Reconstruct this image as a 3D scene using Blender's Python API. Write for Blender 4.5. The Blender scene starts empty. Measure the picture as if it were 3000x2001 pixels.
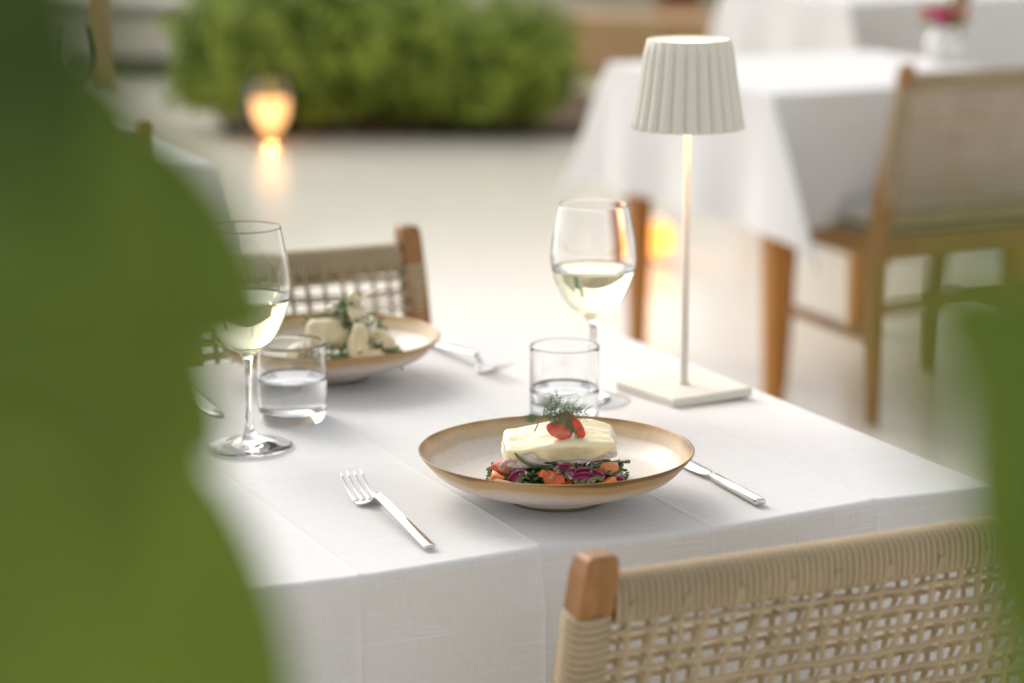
import bpy, bmesh, math, random
from mathutils import Vector, Matrix, noise
R = math.radians
sc = bpy.context.scene
COL = sc.collection

# ------------------------------------------------------------------ camera, light, exposure
CAM_H, PITCH = 1.37, 12.24
cam_d = bpy.data.cameras.new("camera")
cam = bpy.data.objects.new("camera", cam_d); COL.objects.link(cam)
cam.location = (0, 0, CAM_H)
cam.rotation_euler = (R(90 - PITCH), 0, 0)
cam_d.sensor_width = 36; cam_d.lens = 85
cam_d.clip_start = 0.05; cam_d.clip_end = 600
cam_d.dof.use_dof = True
cam_d.dof.focus_distance = 2.205
cam_d.dof.aperture_fstop = 3.3
sc.camera = cam

SUN_EL, SUN_AZ = 37, -36          # azimuth measured from +Y (view direction) towards +X
w = bpy.data.worlds.new("World"); sc.world = w; w.use_nodes = True
nt = w.node_tree; nt.nodes.clear()
sky = nt.nodes.new("ShaderNodeTexSky"); sky.sky_type = 'NISHITA'; sky.sun_disc = False
sky.sun_elevation = R(SUN_EL); sky.sun_rotation = R(SUN_AZ)
sky.dust_density = 3.0; sky.air_density = 1.0; sky.ozone_density = 1.0
hs = nt.nodes.new("ShaderNodeHueSaturation"); hs.inputs['Saturation'].default_value = 0.12
bg = nt.nodes.new("ShaderNodeBackground"); bg.inputs['Strength'].default_value = 0.15
wo = nt.nodes.new("ShaderNodeOutputWorld")
nt.links.new(sky.outputs[0], hs.inputs['Color']); nt.links.new(hs.outputs[0], bg.inputs[0]); nt.links.new(bg.outputs[0], wo.inputs[0])
sl = bpy.data.lights.new("sun", 'SUN'); sl.energy = 0.5; sl.angle = R(38); sl.color = (1.0, 0.82, 0.62)
so = bpy.data.objects.new("sun", sl); COL.objects.link(so)
sd = Vector((math.sin(R(SUN_AZ))*math.cos(R(SUN_EL)), math.cos(R(SUN_AZ))*math.cos(R(SUN_EL)), math.sin(R(SUN_EL))))
so.rotation_euler = sd.to_track_quat('Z', 'Y').to_euler()
so.location = (2, 4, 6)
sc.view_settings.view_transform = 'Standard'; sc.view_settings.look = 'None'
sc.view_settings.gamma = 1; sc.view_settings.exposure = 0.74
sc.cycles.use_denoising = True
sc.cycles.sample_clamp_indirect = 6
sc.cycles.max_bounces = 12; sc.cycles.transmission_bounces = 10; sc.cycles.transparent_max_bounces = 16

# ------------------------------------------------------------------ helpers
def link(o, parent=None):
    COL.objects.link(o)
    if parent: o.parent = parent
    return o
def tag(o, label=None, cat=None, group=None, kind=None):
    if label: o['label'] = label
    if cat: o['category'] = cat
    if group: o['group'] = group
    if kind: o['kind'] = kind
    return o
def thing(name, label, cat, loc=(0,0,0), rz=0, group=None):
    o = bpy.data.objects.new(name, None); o.empty_display_size = .05
    COL.objects.link(o); o.location = loc; o.rotation_euler = (0, 0, rz)
    return tag(o, label, cat, group)
def mk(name, V, F, mat, parent=None, smooth=True, uv=None):
    me = bpy.data.meshes.new(name); me.from_pydata([tuple(v) for v in V], [], F); me.update()
    if smooth: me.polygons.foreach_set('use_smooth', [True]*len(me.polygons))
    if uv is not None:
        l = me.uv_layers.new(name='UVMap')
        for lp in me.loops: l.data[lp.index].uv = uv[lp.vertex_index]
    if mat: me.materials.append(mat)
    return link(bpy.data.objects.new(name, me), parent)
def mkbm(name, bm, mat, parent=None, smooth=False):
    me = bpy.data.meshes.new(name); bm.to_mesh(me); bm.free()
    if smooth: me.polygons.foreach_set('use_smooth', [True]*len(me.polygons))
    me.materials.append(mat)
    return link(bpy.data.objects.new(name, me), parent)
def box_bm(size, loc=(0,0,0), bev=0.002, segs=2, rot=None, bm=None):
    b = bmesh.new(); bmesh.ops.create_cube(b, size=1)
    for v in b.verts: v.co = Vector((v.co.x*size[0], v.co.y*size[1], v.co.z*size[2]))
    if bev: bmesh.ops.bevel(b, geom=b.edges[:], offset=bev, segments=segs, profile=.5, affect='EDGES')
    M = Matrix.Translation(loc)
    if rot: M = M @ rot.to_matrix().to_4x4() if hasattr(rot,'to_matrix') else M @ rot
    bmesh.ops.transform(b, matrix=M, verts=b.verts)
    if bm is None: return b
    me = bpy.data.meshes.new('tmp'); b.to_mesh(me); b.free(); bm.from_mesh(me); bpy.data.meshes.remove(me); return bm
def box(name, size, loc, mat, parent=None, bev=.002, rot=None, smooth=False):
    return mkbm(name, box_bm(size, loc, bev, 2, rot), mat, parent, smooth)
def lathe_geo(prof, seg=64, rf=None, closed=False):
    V=[];F=[];n=len(prof)
    for i,(r,z) in enumerate(prof):
        for k in range(seg):
            a=2*math.pi*k/seg; rr=r*(rf(a,z) if rf else 1)
            V.append((rr*math.cos(a),rr*math.sin(a),z))
    for i in range(n if closed else n-1):
        j=(i+1)%n
        for k in range(seg):
            k2=(k+1)%seg; F.append((i*seg+k,i*seg+k2,j*seg+k2,j*seg+k))
    return V,F
def smooth_prof(P, n=6):
    "Catmull-Rom through the profile points"
    out=[]
    for i in range(len(P)-1):
        p0=P[max(i-1,0)];p1=P[i];p2=P[i+1];p3=P[min(i+2,len(P)-1)]
        for k in range(n):
            t=k/n
            out.append(tuple(.5*((2*p1[c])+(-p0[c]+p2[c])*t+(2*p0[c]-5*p1[c]+4*p2[c]-p3[c])*t*t+(-p0[c]+3*p1[c]-3*p2[c]+p3[c])*t**3) for c in range(len(p1))))
    out.append(tuple(P[-1])); return out
def tube_geo(pts, rad, sides=8, V=None, F=None, caps=True, flat=1.0):
    if V is None: V,F=[],[]
    pts=[Vector(p) for p in pts]; n=len(pts); b0=len(V)
    t0=(pts[1]-pts[0]).normalized()
    up=Vector((0,0,1)) if abs(t0.z)<.9 else Vector((1,0,0))
    nrm=t0.cross(up).normalized()
    for i,p in enumerate(pts):
        t=(pts[min(i+1,n-1)]-pts[max(i-1,0)]).normalized()
        nrm=(nrm-t*nrm.dot(t)).normalized(); bn=t.cross(nrm)
        r=rad[i] if isinstance(rad,(list,tuple)) else rad
        for k in range(sides):
            a=2*math.pi*k/sides
            V.append(p+nrm*(r*math.cos(a))+bn*(r*flat*math.sin(a)))
    for i in range(n-1):
        for k in range(sides):
            k2=(k+1)%sides; F.append((b0+i*sides+k,b0+i*sides+k2,b0+(i+1)*sides+k2,b0+(i+1)*sides+k))
    if caps:
        F.append(tuple(b0+k for k in range(sides))[::-1]); F.append(tuple(b0+(n-1)*sides+k for k in range(sides)))
    return V,F
def tube(name, pts, rad, mat, parent=None, sides=8, flat=1.0):
    V,F=tube_geo(pts,rad,sides,flat=flat); return mk(name,V,F,mat,parent)
def copy_tree(o, parent=None):
    c=o.copy(); COL.objects.link(c); c.parent=parent
    for ch in [x for x in o.children]: copy_tree(ch,c)
    return c

# table-row frame: every table and chair stands turned 25 degrees
ROT=R(25); TC=Vector((-.076,2.41)); UU=Vector((math.cos(ROT),math.sin(ROT))); VV=Vector((-math.sin(ROT),math.cos(ROT)))
def TL(u,v,z=0.0):
    p=TC+UU*u+VV*v; return Vector((p.x,p.y,z))

# ------------------------------------------------------------------ materials
def mat(name):
    m=bpy.data.materials.new(name); m.use_nodes=True
    return m, m.node_tree, m.node_tree.nodes['Principled BSDF']
def N(t,k,**kw):
    n=t.nodes.new(k)
    for a,b in kw.items():
        if a in n.inputs: n.inputs[a].default_value=b
        else: setattr(n,a,b)
    return n
def simple(name,col,rough=.5,spec=.5,noise_scale=None,amt=.15,bump=0,bscale=None,**kw):
    m,t,b=mat(name)
    b.inputs['Base Color'].default_value=(*col,1); b.inputs['Roughness'].default_value=rough
    b.inputs['Specular IOR Level'].default_value=spec
    for k,v in kw.items(): b.inputs[k].default_value=v
    if noise_scale:
        tc=N(t,'ShaderNodeTexCoord'); n=N(t,'ShaderNodeTexNoise',Scale=noise_scale,Detail=4)
        mr=N(t,'ShaderNodeMapRange'); mr.inputs[1].default_value=.3; mr.inputs[2].default_value=.7
        mr.inputs[3].default_value=1-amt; mr.inputs[4].default_value=1+amt
        mx=N(t,'ShaderNodeMix',data_type='RGBA',blend_type='MULTIPLY'); mx.inputs[0].default_value=1
        mx.inputs[6].default_value=(*col,1)
        t.links.new(tc.outputs['Object'],n.inputs['Vector']); t.links.new(n.outputs['Fac'],mr.inputs[0])
        t.links.new(mr.outputs[0],mx.inputs[7]); t.links.new(mx.outputs[2],b.inputs['Base Color'])
        if bump:
            n2=N(t,'ShaderNodeTexNoise',Scale=bscale or noise_scale*4,Detail=3)
            t.links.new(tc.outputs['Object'],n2.inputs['Vector'])
            bp=N(t,'ShaderNodeBump',Strength=1.0,Distance=bump); t.links.new(n2.outputs['Fac'],bp.inputs['Height'])
            t.links.new(bp.outputs[0],b.inputs['Normal'])
    return m

def cloth_mat():
    m,t,b=mat('white_linen')
    uv=N(t,'ShaderNodeUVMap')
    def stretched(sx,sy,det=2):
        mp=N(t,'ShaderNodeMapping'); mp.inputs['Scale'].default_value=(sx,sy,1)
        n=N(t,'ShaderNodeTexNoise',Scale=1.0,Detail=det,Roughness=.6)
        t.links.new(uv.outputs[0],mp.inputs[0]); t.links.new(mp.outputs[0],n.inputs['Vector']); return n
    a=stretched(900,45); c=stretched(45,900)         # warp and weft threads
    s1=stretched(7,420,1); s2=stretched(380,6,1)     # slubs
    def m2(x,y,op='ADD',v=None):
        k=N(t,'ShaderNodeMath',operation=op); t.links.new(x,k.inputs[0])
        if y is not None: t.links.new(y,k.inputs[1])
        else: k.inputs[1].default_value=v
        return k.outputs[0]
    th=m2(a.outputs['Fac'],c.outputs['Fac'])
    p1=m2(m2(s1.outputs['Fac'],None,'SUBTRACT',.60),None,'MAXIMUM',0.0); p2=m2(m2(s2.outputs['Fac'],None,'SUBTRACT',.66),None,'MAXIMUM',0.0)
    sl=m2(m2(p1,None,'MULTIPLY',5.0),m2(p2,None,'MULTIPLY',3.0))
    h=m2(th,sl)
    bp=N(t,'ShaderNodeBump',Strength=.55,Distance=.0006); t.links.new(h,bp.inputs['Height']); t.links.new(bp.outputs[0],b.inputs['Normal'])
    mr=N(t,'ShaderNodeMapRange'); mr.inputs[1].default_value=.7; mr.inputs[2].default_value=1.6; mr.inputs[3].default_value=0; mr.inputs[4].default_value=1
    t.links.new(h,mr.inputs[0])
    mx=N(t,'ShaderNodeMix',data_type='RGBA'); mx.inputs[6].default_value=(.67,.66,.645,1); mx.inputs[7].default_value=(.77,.765,.755,1)
    t.links.new(mr.outputs[0],mx.inputs[0]); t.links.new(mx.outputs[2],b.inputs['Base Color'])
    b.inputs['Roughness'].default_value=.85; b.inputs['Specular IOR Level'].default_value=.25
    b.inputs['Sheen Weight'].default_value=.15
    return m
def wood_mat(name,c1,c2,rough=.5):
    m,t,b=mat(name)
    tc=N(t,'ShaderNodeTexCoord'); mp=N(t,'ShaderNodeMapping'); mp.inputs['Scale'].default_value=(70,70,5)
    n=N(t,'ShaderNodeTexNoise',Scale=1.0,Detail=5,Roughness=.6,Distortion=.6)
    cr=N(t,'ShaderNodeValToRGB'); cr.color_ramp.elements[0].position=.3; cr.color_ramp.elements[1].position=.7
    cr.color_ramp.elements[0].color=(*c1,1); cr.color_ramp.elements[1].color=(*c2,1)
    t.links.new(tc.outputs['Object'],mp.inputs[0]); t.links.new(mp.outputs[0],n.inputs['Vector'])
    t.links.new(n.outputs['Fac'],cr.inputs[0]); t.links.new(cr.outputs[0],b.inputs['Base Color'])
    bp=N(t,'ShaderNodeBump',Strength=.4,Distance=.0006); t.links.new(n.outputs['Fac'],bp.inputs['Height']); t.links.new(bp.outputs[0],b.inputs['Normal'])
    b.inputs['Roughness'].default_value=rough
    return m
def floor_mat():
    m,t,b=mat('polished_concrete')
    tc=N(t,'ShaderNodeTexCoord'); n=N(t,'ShaderNodeTexNoise',Scale=.7,Detail=6,Roughness=.6); n2=N(t,'ShaderNodeTexNoise',Scale=14,Detail=6)
    t.links.new(tc.outputs['Object'],n.inputs['Vector']); t.links.new(tc.outputs['Object'],n2.inputs['Vector'])
    ad=N(t,'ShaderNodeMath',operation='ADD'); t.links.new(n.outputs['Fac'],ad.inputs[0]); t.links.new(n2.outputs['Fac'],ad.inputs[1])
    cr=N(t,'ShaderNodeValToRGB'); cr.color_ramp.elements[0].position=.35; cr.color_ramp.elements[1].position=.65
    cr.color_ramp.elements[0].color=(.72,.67,.575,1); cr.color_ramp.elements[1].color=(.81,.765,.665,1)
    hf=N(t,'ShaderNodeMath',operation='MULTIPLY'); hf.inputs[1].default_value=.5; t.links.new(ad.outputs[0],hf.inputs[0])
    t.links.new(hf.outputs[0],cr.inputs[0]); t.links.new(cr.outputs[0],b.inputs['Base Color'])
    b.inputs['Roughness'].default_value=.19; b.inputs['IOR'].default_value=1.45
    return m
def glass_mat(name='clear_glass',col=(1,1,1),ior=1.5,rough=0.0):
    m,t,b=mat(name); b.inputs['Base Color'].default_value=(*col,1); b.inputs['Transmission Weight'].default_value=1
    b.inputs['IOR'].default_value=ior; b.inputs['Roughness'].default_value=rough; return m
def thin_glass():
    m=bpy.data.materials.new('thin_glass'); m.use_nodes=True; t=m.node_tree; t.nodes.clear()
    o=N(t,'ShaderNodeOutputMaterial'); tr=N(t,'ShaderNodeBsdfTransparent'); gl=N(t,'ShaderNodeBsdfGlossy',Roughness=.02)
    tr.inputs[0].default_value=(.95,.95,.94,1); fr=N(t,'ShaderNodeFresnel',IOR=1.45); mx=N(t,'ShaderNodeMixShader')
    t.links.new(fr.outputs[0],mx.inputs[0]); t.links.new(tr.outputs[0],mx.inputs[1]); t.links.new(gl.outputs[0],mx.inputs[2]); t.links.new(mx.outputs[0],o.inputs[0]); return m
def emit(name,col,s):
    m,t,b=mat(name); b.inputs['Base Color'].default_value=(col[0]*.1,col[1]*.1,col[2]*.1,1); b.inputs['Specular IOR Level'].default_value=.1; b.inputs['Emission Color'].default_value=(*col,1); b.inputs['Emission Strength'].default_value=s; return m
def leaf_mat(name,c1,c2,rough=.4,trans=.35,scale=30):
    m,t,b=mat(name)
    tc=N(t,'ShaderNodeTexCoord'); n=N(t,'ShaderNodeTexNoise',Scale=scale,Detail=4)
    cr=N(t,'ShaderNodeValToRGB'); cr.color_ramp.elements[0].position=.35; cr.color_ramp.elements[1].position=.65
    cr.color_ramp.elements[0].color=(*c1,1); cr.color_ramp.elements[1].color=(*c2,1)
    t.links.new(tc.outputs['Object'],n.inputs['Vector']); t.links.new(n.outputs['Fac'],cr.inputs[0]); t.links.new(cr.outputs[0],b.inputs['Base Color'])
    b.inputs['Roughness'].default_value=rough; b.inputs['Specular IOR Level'].default_value=.3
    tl=N(t,'ShaderNodeBsdfTranslucent'); t.links.new(cr.outputs[0],tl.inputs[0])
    mx=N(t,'ShaderNodeMixShader'); mx.inputs[0].default_value=trans
    o=[x for x in t.nodes if x.type=='OUTPUT_MATERIAL'][0]
    t.links.new(b.outputs[0],mx.inputs[1]); t.links.new(tl.outputs[0],mx.inputs[2]); t.links.new(mx.outputs[0],o.inputs[0]); return m
def plate_mat():
    m,t,b=mat('reactive_glaze')
    tc=N(t,'ShaderNodeTexCoord'); sp=N(t,'ShaderNodeSeparateXYZ'); t.links.new(tc.outputs['Object'],sp.inputs[0])
    def M(op,a,bv=None,c=None):
        k=N(t,'ShaderNodeMath',operation=op)
        for i,x in enumerate((a,bv)):
            if x is None: continue
            if isinstance(x,(int,float)): k.inputs[i].default_value=x
            else: t.links.new(x,k.inputs[i])
        return k.outputs[0]
    r=M('SQRT',M('ADD',M('POWER',sp.outputs[0],2),M('POWER',sp.outputs[1],2)))
    n=N(t,'ShaderNodeTexNoise',Scale=14,Detail=3,Roughness=.5); t.links.new(tc.outputs['Object'],n.inputs['Vector'])
    n3=N(t,'ShaderNodeTexNoise',Scale=160,Detail=3); t.links.new(tc.outputs['Object'],n3.inputs['Vector'])
    rr=M('ADD',r,M('MULTIPLY',M('SUBTRACT',n.outputs['Fac'],.5),.012))
    ins=N(t,'ShaderNodeValToRGB'); e=ins.color_ramp.elements
    e[0].position=0; e[0].color=(.70,.65,.56,1); e[1].position=1; e[1].color=(.14,.075,.03,1)
    for p,c in ((.80,(.69,.64,.55)),(.885,(.64,.56,.46)),(.915,(.55,.42,.28)),(.95,(.58,.42,.25)),(.972,(.44,.27,.11)),(.988,(.24,.12,.035))):
        x=e.new(p); x.color=(*c,1)
    t.links.new(M('DIVIDE',rr,.1285),ins.inputs[0])
    out=N(t,'ShaderNodeValToRGB'); e=out.color_ramp.elements
    e[0].position=0; e[0].color=(.20,.15,.09,1); e[1].position=1; e[1].color=(.20,.10,.03,1)
    for p,c in ((.08,(.24,.18,.11)),(.17,(.30,.24,.17)),(.20,(.60,.55,.49)),(.48,(.68,.62,.58)),(.64,(.66,.54,.47)),(.74,(.60,.44,.32)),(.80,(.50,.33,.14)),(.93,(.46,.29,.11)),(.975,(.24,.12,.035))):
        x=e.new(p); x.color=(*c,1)
    n4=N(t,'ShaderNodeTexNoise',Scale=9,Detail=2); t.links.new(tc.outputs['Object'],n4.inputs['Vector'])
    t.links.new(M('DIVIDE',M('ADD',sp.outputs[2],M('MULTIPLY',M('SUBTRACT',n4.outputs['Fac'],.5),.022)),.0488),out.inputs[0])
    # inside or outside: compare with the bowl's mid-wall height
    g=N(t,'ShaderNodeNewGeometry'); sn=N(t,'ShaderNodeSeparateXYZ')
    vt=N(t,'ShaderNodeVectorTransform',vector_type='NORMAL',convert_from='WORLD',convert_to='OBJECT'); t.links.new(g.outputs['True Normal'],vt.inputs[0]); t.links.new(vt.outputs[0],sn.inputs[0])
    side=M('GREATER_THAN',sn.outputs[2],.05)
    mx=N(t,'ShaderNodeMix',data_type='RGBA'); t.links.new(side,mx.inputs[0]); t.links.new(out.outputs[0],mx.inputs[6]); t.links.new(ins.outputs[0],mx.inputs[7])
    sp2=N(t,'ShaderNodeMapRange'); sp2.inputs[1].default_value=.35; sp2.inputs[2].default_value=.65; sp2.inputs[3].default_value=.96; sp2.inputs[4].default_value=1.03
    t.links.new(n3.outputs['Fac'],sp2.inputs[0])
    m3=N(t,'ShaderNodeMix',data_type='RGBA',blend_type='MULTIPLY'); m3.inputs[0].default_value=1; t.links.new(mx.outputs[2],m3.inputs[6]); t.links.new(sp2.outputs[0],m3.inputs[7])
    t.links.new(m3.outputs[2],b.inputs['Base Color'])
    b.inputs['Roughness'].default_value=.42; b.inputs['Specular IOR Level'].default_value=.3; b.inputs['Coat Weight'].default_value=.10; b.inputs['Coat Roughness'].default_value=.10
    bp=N(t,'ShaderNodeBump',Strength=.15,Distance=.0008); t.links.new(n.outputs['Fac'],bp.inputs['Height']); t.links.new(bp.outputs[0],b.inputs['Normal'])
    return m
M_CLOTH=cloth_mat()
M_TEAK=wood_mat('teak',(.19,.080,.017),(.36,.165,.042))
M_TEAKP=wood_mat('pale_teak',(.38,.22,.09),(.55,.36,.17))
M_TABLEWOOD=wood_mat('table_wood',(.38,.14,.018),(.54,.23,.035))
M_ROPE=simple('beige_rope',(.40,.315,.205),.9,.2,noise_scale=14,amt=.10,bump=.0003,bscale=1200)
M_FLOOR=floor_mat()
M_GLASS=glass_mat(); M_WATER=glass_mat('water',(.985,.995,.99),1.33); M_WINE=glass_mat('white_wine',(.94,.915,.66),1.34)
M_THIN=thin_glass()
M_PLATE=plate_mat()
M_STEEL=simple('polished_steel',(.70,.67,.65),.08,.5,Metallic=1.0)
M_LAMP=simple('cream_lacquer',(.68,.65,.56),.55,.4,noise_scale=300,amt=.02,bump=.0001,bscale=1500)
M_LAMPIN=simple('white_reflector',(.85,.83,.8),.5)
M_RENDER=simple('cream_render',(.60,.53,.42),.9,.3,noise_scale=3,amt=.12,bump=.003,bscale=40)
M_WHITE=simple('white_render',(.66,.63,.55),.9,.3,noise_scale=2,amt=.08,bump=.002,bscale=60)
M_TEAL=simple('teal_paint',(.07,.20,.17),.45,.5,noise_scale=5,amt=.12)
M_SOIL=simple('soil',(.12,.075,.045),.95,.2,noise_scale=8,amt=.4,bump=.02,bscale=30)
M_BUSH=leaf_mat('bush_leaf',(.14,.20,.020),(.42,.52,.08),.5,.3,7)
M_TWIG=simple('twig_bark',(.20,.12,.07),.9,.2,noise_scale=20,amt=.3)
M_LEAF=leaf_mat('broad_leaf',(.145,.215,.024),(.235,.315,.04),.5,.42,13)
M_LEAFD=leaf_mat('dark_broad_leaf',(.045,.085,.010),(.080,.125,.014),.5,.35,16)  # darker green for the two upper left leaves
M_STEM=simple('green_stem',(.13,.15,.05),.6,.3,noise_scale=40,amt=.2)
M_CUSH=simple('grey_cushion',(.50,.48,.46),.95,.2,noise_scale=150,amt=.08,bump=.0008,bscale=800)

# ------------------------------------------------------------------ ground
g=mk('ground',[(-300,-300,0),(300,-300,0),(300,300,0),(-300,300,0)],[(0,1,2,3)],M_FLOOR,smooth=False); tag(g,kind='structure')

# ------------------------------------------------------------------ tablecloth
def cloth(name,half,drop,creases,label,origin,rz,parent=None,tilt=.0024,skew=(0,0,0,0),bulge=.42,fine=.008,seed=0):
    T=half+drop
    base=[]; x=-T
    while x<T-1e-6: base.append(x); x+=fine
    base.append(T)
    def axis(extra):
        s=set(round(v,5) for v in base)
        for e in (half,-half):
            for k in range(-1,9): s.add(round(math.copysign(abs(e)+k*.0018,e),5))
        for c in extra:
            for k in (-.010,-.006,-.003,-.0012,0,.0012,.003,.006,.010): s.add(round(c+k,5))
        o=sorted(v for v in s if -T-1e-6<=v<=T+1e-6); r=[o[0]]
        for v in o[1:]:
            if v-r[-1]>.0009: r.append(v)
        return r
    S=axis(creases); Q=axis([]); r0=.0065
    def arc(e):
        if e<=0: return 0.0,0.0
        if e<r0*math.pi/2: a=e/r0; return r0*math.sin(a), r0*(1-math.cos(a))
        return r0, r0+(e-r0*math.pi/2)
    def zig(s):
        # concertina folds left by ironing: alternate ridges and valleys
        c=creases
        if not c: return 0
        for i,a in enumerate(c):
            if s<a:
                lo=c[i-1] if i else a-.17; f=(s-lo)/(a-lo); sg=1 if i%2==0 else -1
                return sg*(2*f-1)
        a=c[-1]; f=min((s-a)/.17,1); sg=1 if len(c)%2==0 else -1
        return sg*(2*f-1)
    def pinch(s): return sum(math.exp(-abs(s-c)/.0028) for c in creases)
    V=[];UV=[]
    for q in Q:
        for s in S:
            ex=max(0,abs(s)-half); ey=max(0,abs(q)-half); sx=math.copysign(1,s); sy=math.copysign(1,q)
            nz=noise.noise(Vector((s*3+seed,q*3,seed)))
            zz=zig(s)
            if ex==0 or ey==0:
                ox,dx=arc(ex); oy,dy=arc(ey); d=max(dx,dy)
                k=min(d/.05,1)
                rip=.010*math.sin((s if ey else q)*17+seed)*d/.25+nz*.012*d/.25
                lean=.03*d
                X=(s if ex==0 else sx*half)+sx*((ox+lean+rip)*(ex>0)); Y=(q if ey==0 else sy*half)+sy*((oy+lean+rip)*(ey>0))
                if ey>0: Y+=sy*(zz*.0090+pinch(s)*.0022)*k
                Z=-d+(tilt*zz+.0012*pinch(s)+.0010*nz+.0005*noise.noise(Vector((s*9,q*9,seed+4))))*(1-min(d/.02,1))
            else:
                rho=math.hypot(ex,ey); th=math.atan2(ey,ex); o,d=arc(rho)
                s2=math.sin(2*th); ci=(1 if sx>0 else 0)+(2 if sy>0 else 0)
                lean=.03*d
                b=bulge*rho*s2; w_=math.cos(th); w2=math.sin(th)
                X=sx*half+sx*((o+lean)*w_*1.0+b*.08); Y=sy*half+sy*((o+lean)*w2+b)
                X+=skew[ci]*rho*s2
                rip=.010*(math.sin(sy*half*17+seed)*w_+math.sin(sx*half*17+seed)*w2)*d/.25+nz*.012*d/.25
                X+=sx*rip*w_**2; Y+=sy*rip*w2**2
                if w2>0: Y+=sy*zig(s)*.0090*min(d/.05,1)*(w2**2)
                Z=-math.sqrt(max(d*d-(b*.9)**2,0))
            V.append((X,Y,Z)); UV.append((s,q))
    n=len(S);F=[(j*n+i,j*n+i+1,(j+1)*n+i+1,(j+1)*n+i) for j in range(len(Q)-1) for i in range(n-1)]
    o=mk(name,V,F,M_CLOTH,parent,uv=UV); o.location=origin; o.rotation_euler=(0,0,rz)
    return tag(o,label,'tablecloth',group='white cloths on the restaurant tables')
CR=[-.415,-.245,-.078,.093,.265]
def make_table(loc,rz,label):
    t=thing('dining_table',label,'table',loc,rz,'dining tables of the terrace')
    box('tabletop',(.79,.79,.03),(0,0,.731),M_TABLEWOOD,t,.004)
    for sx in(-1,1):
        for sy in(-1,1):
            V=[];F=[]
            for (z,h) in ((0,.019),(.35,.027),(.715,.033)):
                c=(sx*.345,sy*.345)
                for a,b in((-1,-1),(1,-1),(1,1),(-1,1)): V.append((c[0]+a*h,c[1]+b*h,z))
            for k in range(2):
                for i in range(4): F.append((k*4+i,k*4+(i+1)%4,k*4+4+(i+1)%4,k*4+4+i))
            F+= [(3,2,1,0),(8,9,10,11)]
            l=mk('leg',V,F,M_TABLEWOOD,t,smooth=False); bv=l.modifiers.new('b','BEVEL'); bv.width=.004; bv.segments=2
        box('apron',(.03,.58,.07),(sx*.33,0,.68),M_TABLEWOOD,t,.003)
        box('apron',(.58,.03,.07),(0,sx*.33,.68),M_TABLEWOOD,t,.003)
    return t
Z0=.7485
make_table(TL(0,0),ROT,'wooden table hidden under the white cloth with the fish dish')
cloth('tablecloth',.4,.30,CR,'white linen tablecloth under the fish dish, creased from ironing',TL(0,0,Z0+.0015),ROT,skew=(0,0,0,0),fine=.007)
make_table(TL(2.33,2.95),ROT,'orange brown wooden table whose legs show beside the glowing candle')
cloth('tablecloth',.4,.325,CR,'white tablecloth behind the lamp with one long hanging corner fold',TL(2.33,2.95,Z0+.0015),ROT,skew=(.06,0,0,0),bulge=.54,fine=.02,tilt=.001,seed=3)
make_table(TL(0,2.37),ROT,'table behind the left wine glass, seen through the green leaves')
cloth('tablecloth',.4,.30,CR,'white tablecloth corner behind the left wine glass, veiled by leaves',TL(0,2.37,Z0+.0015),ROT,skew=(0,.1,0,0),bulge=.3,fine=.02,tilt=.001,seed=5)

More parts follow.
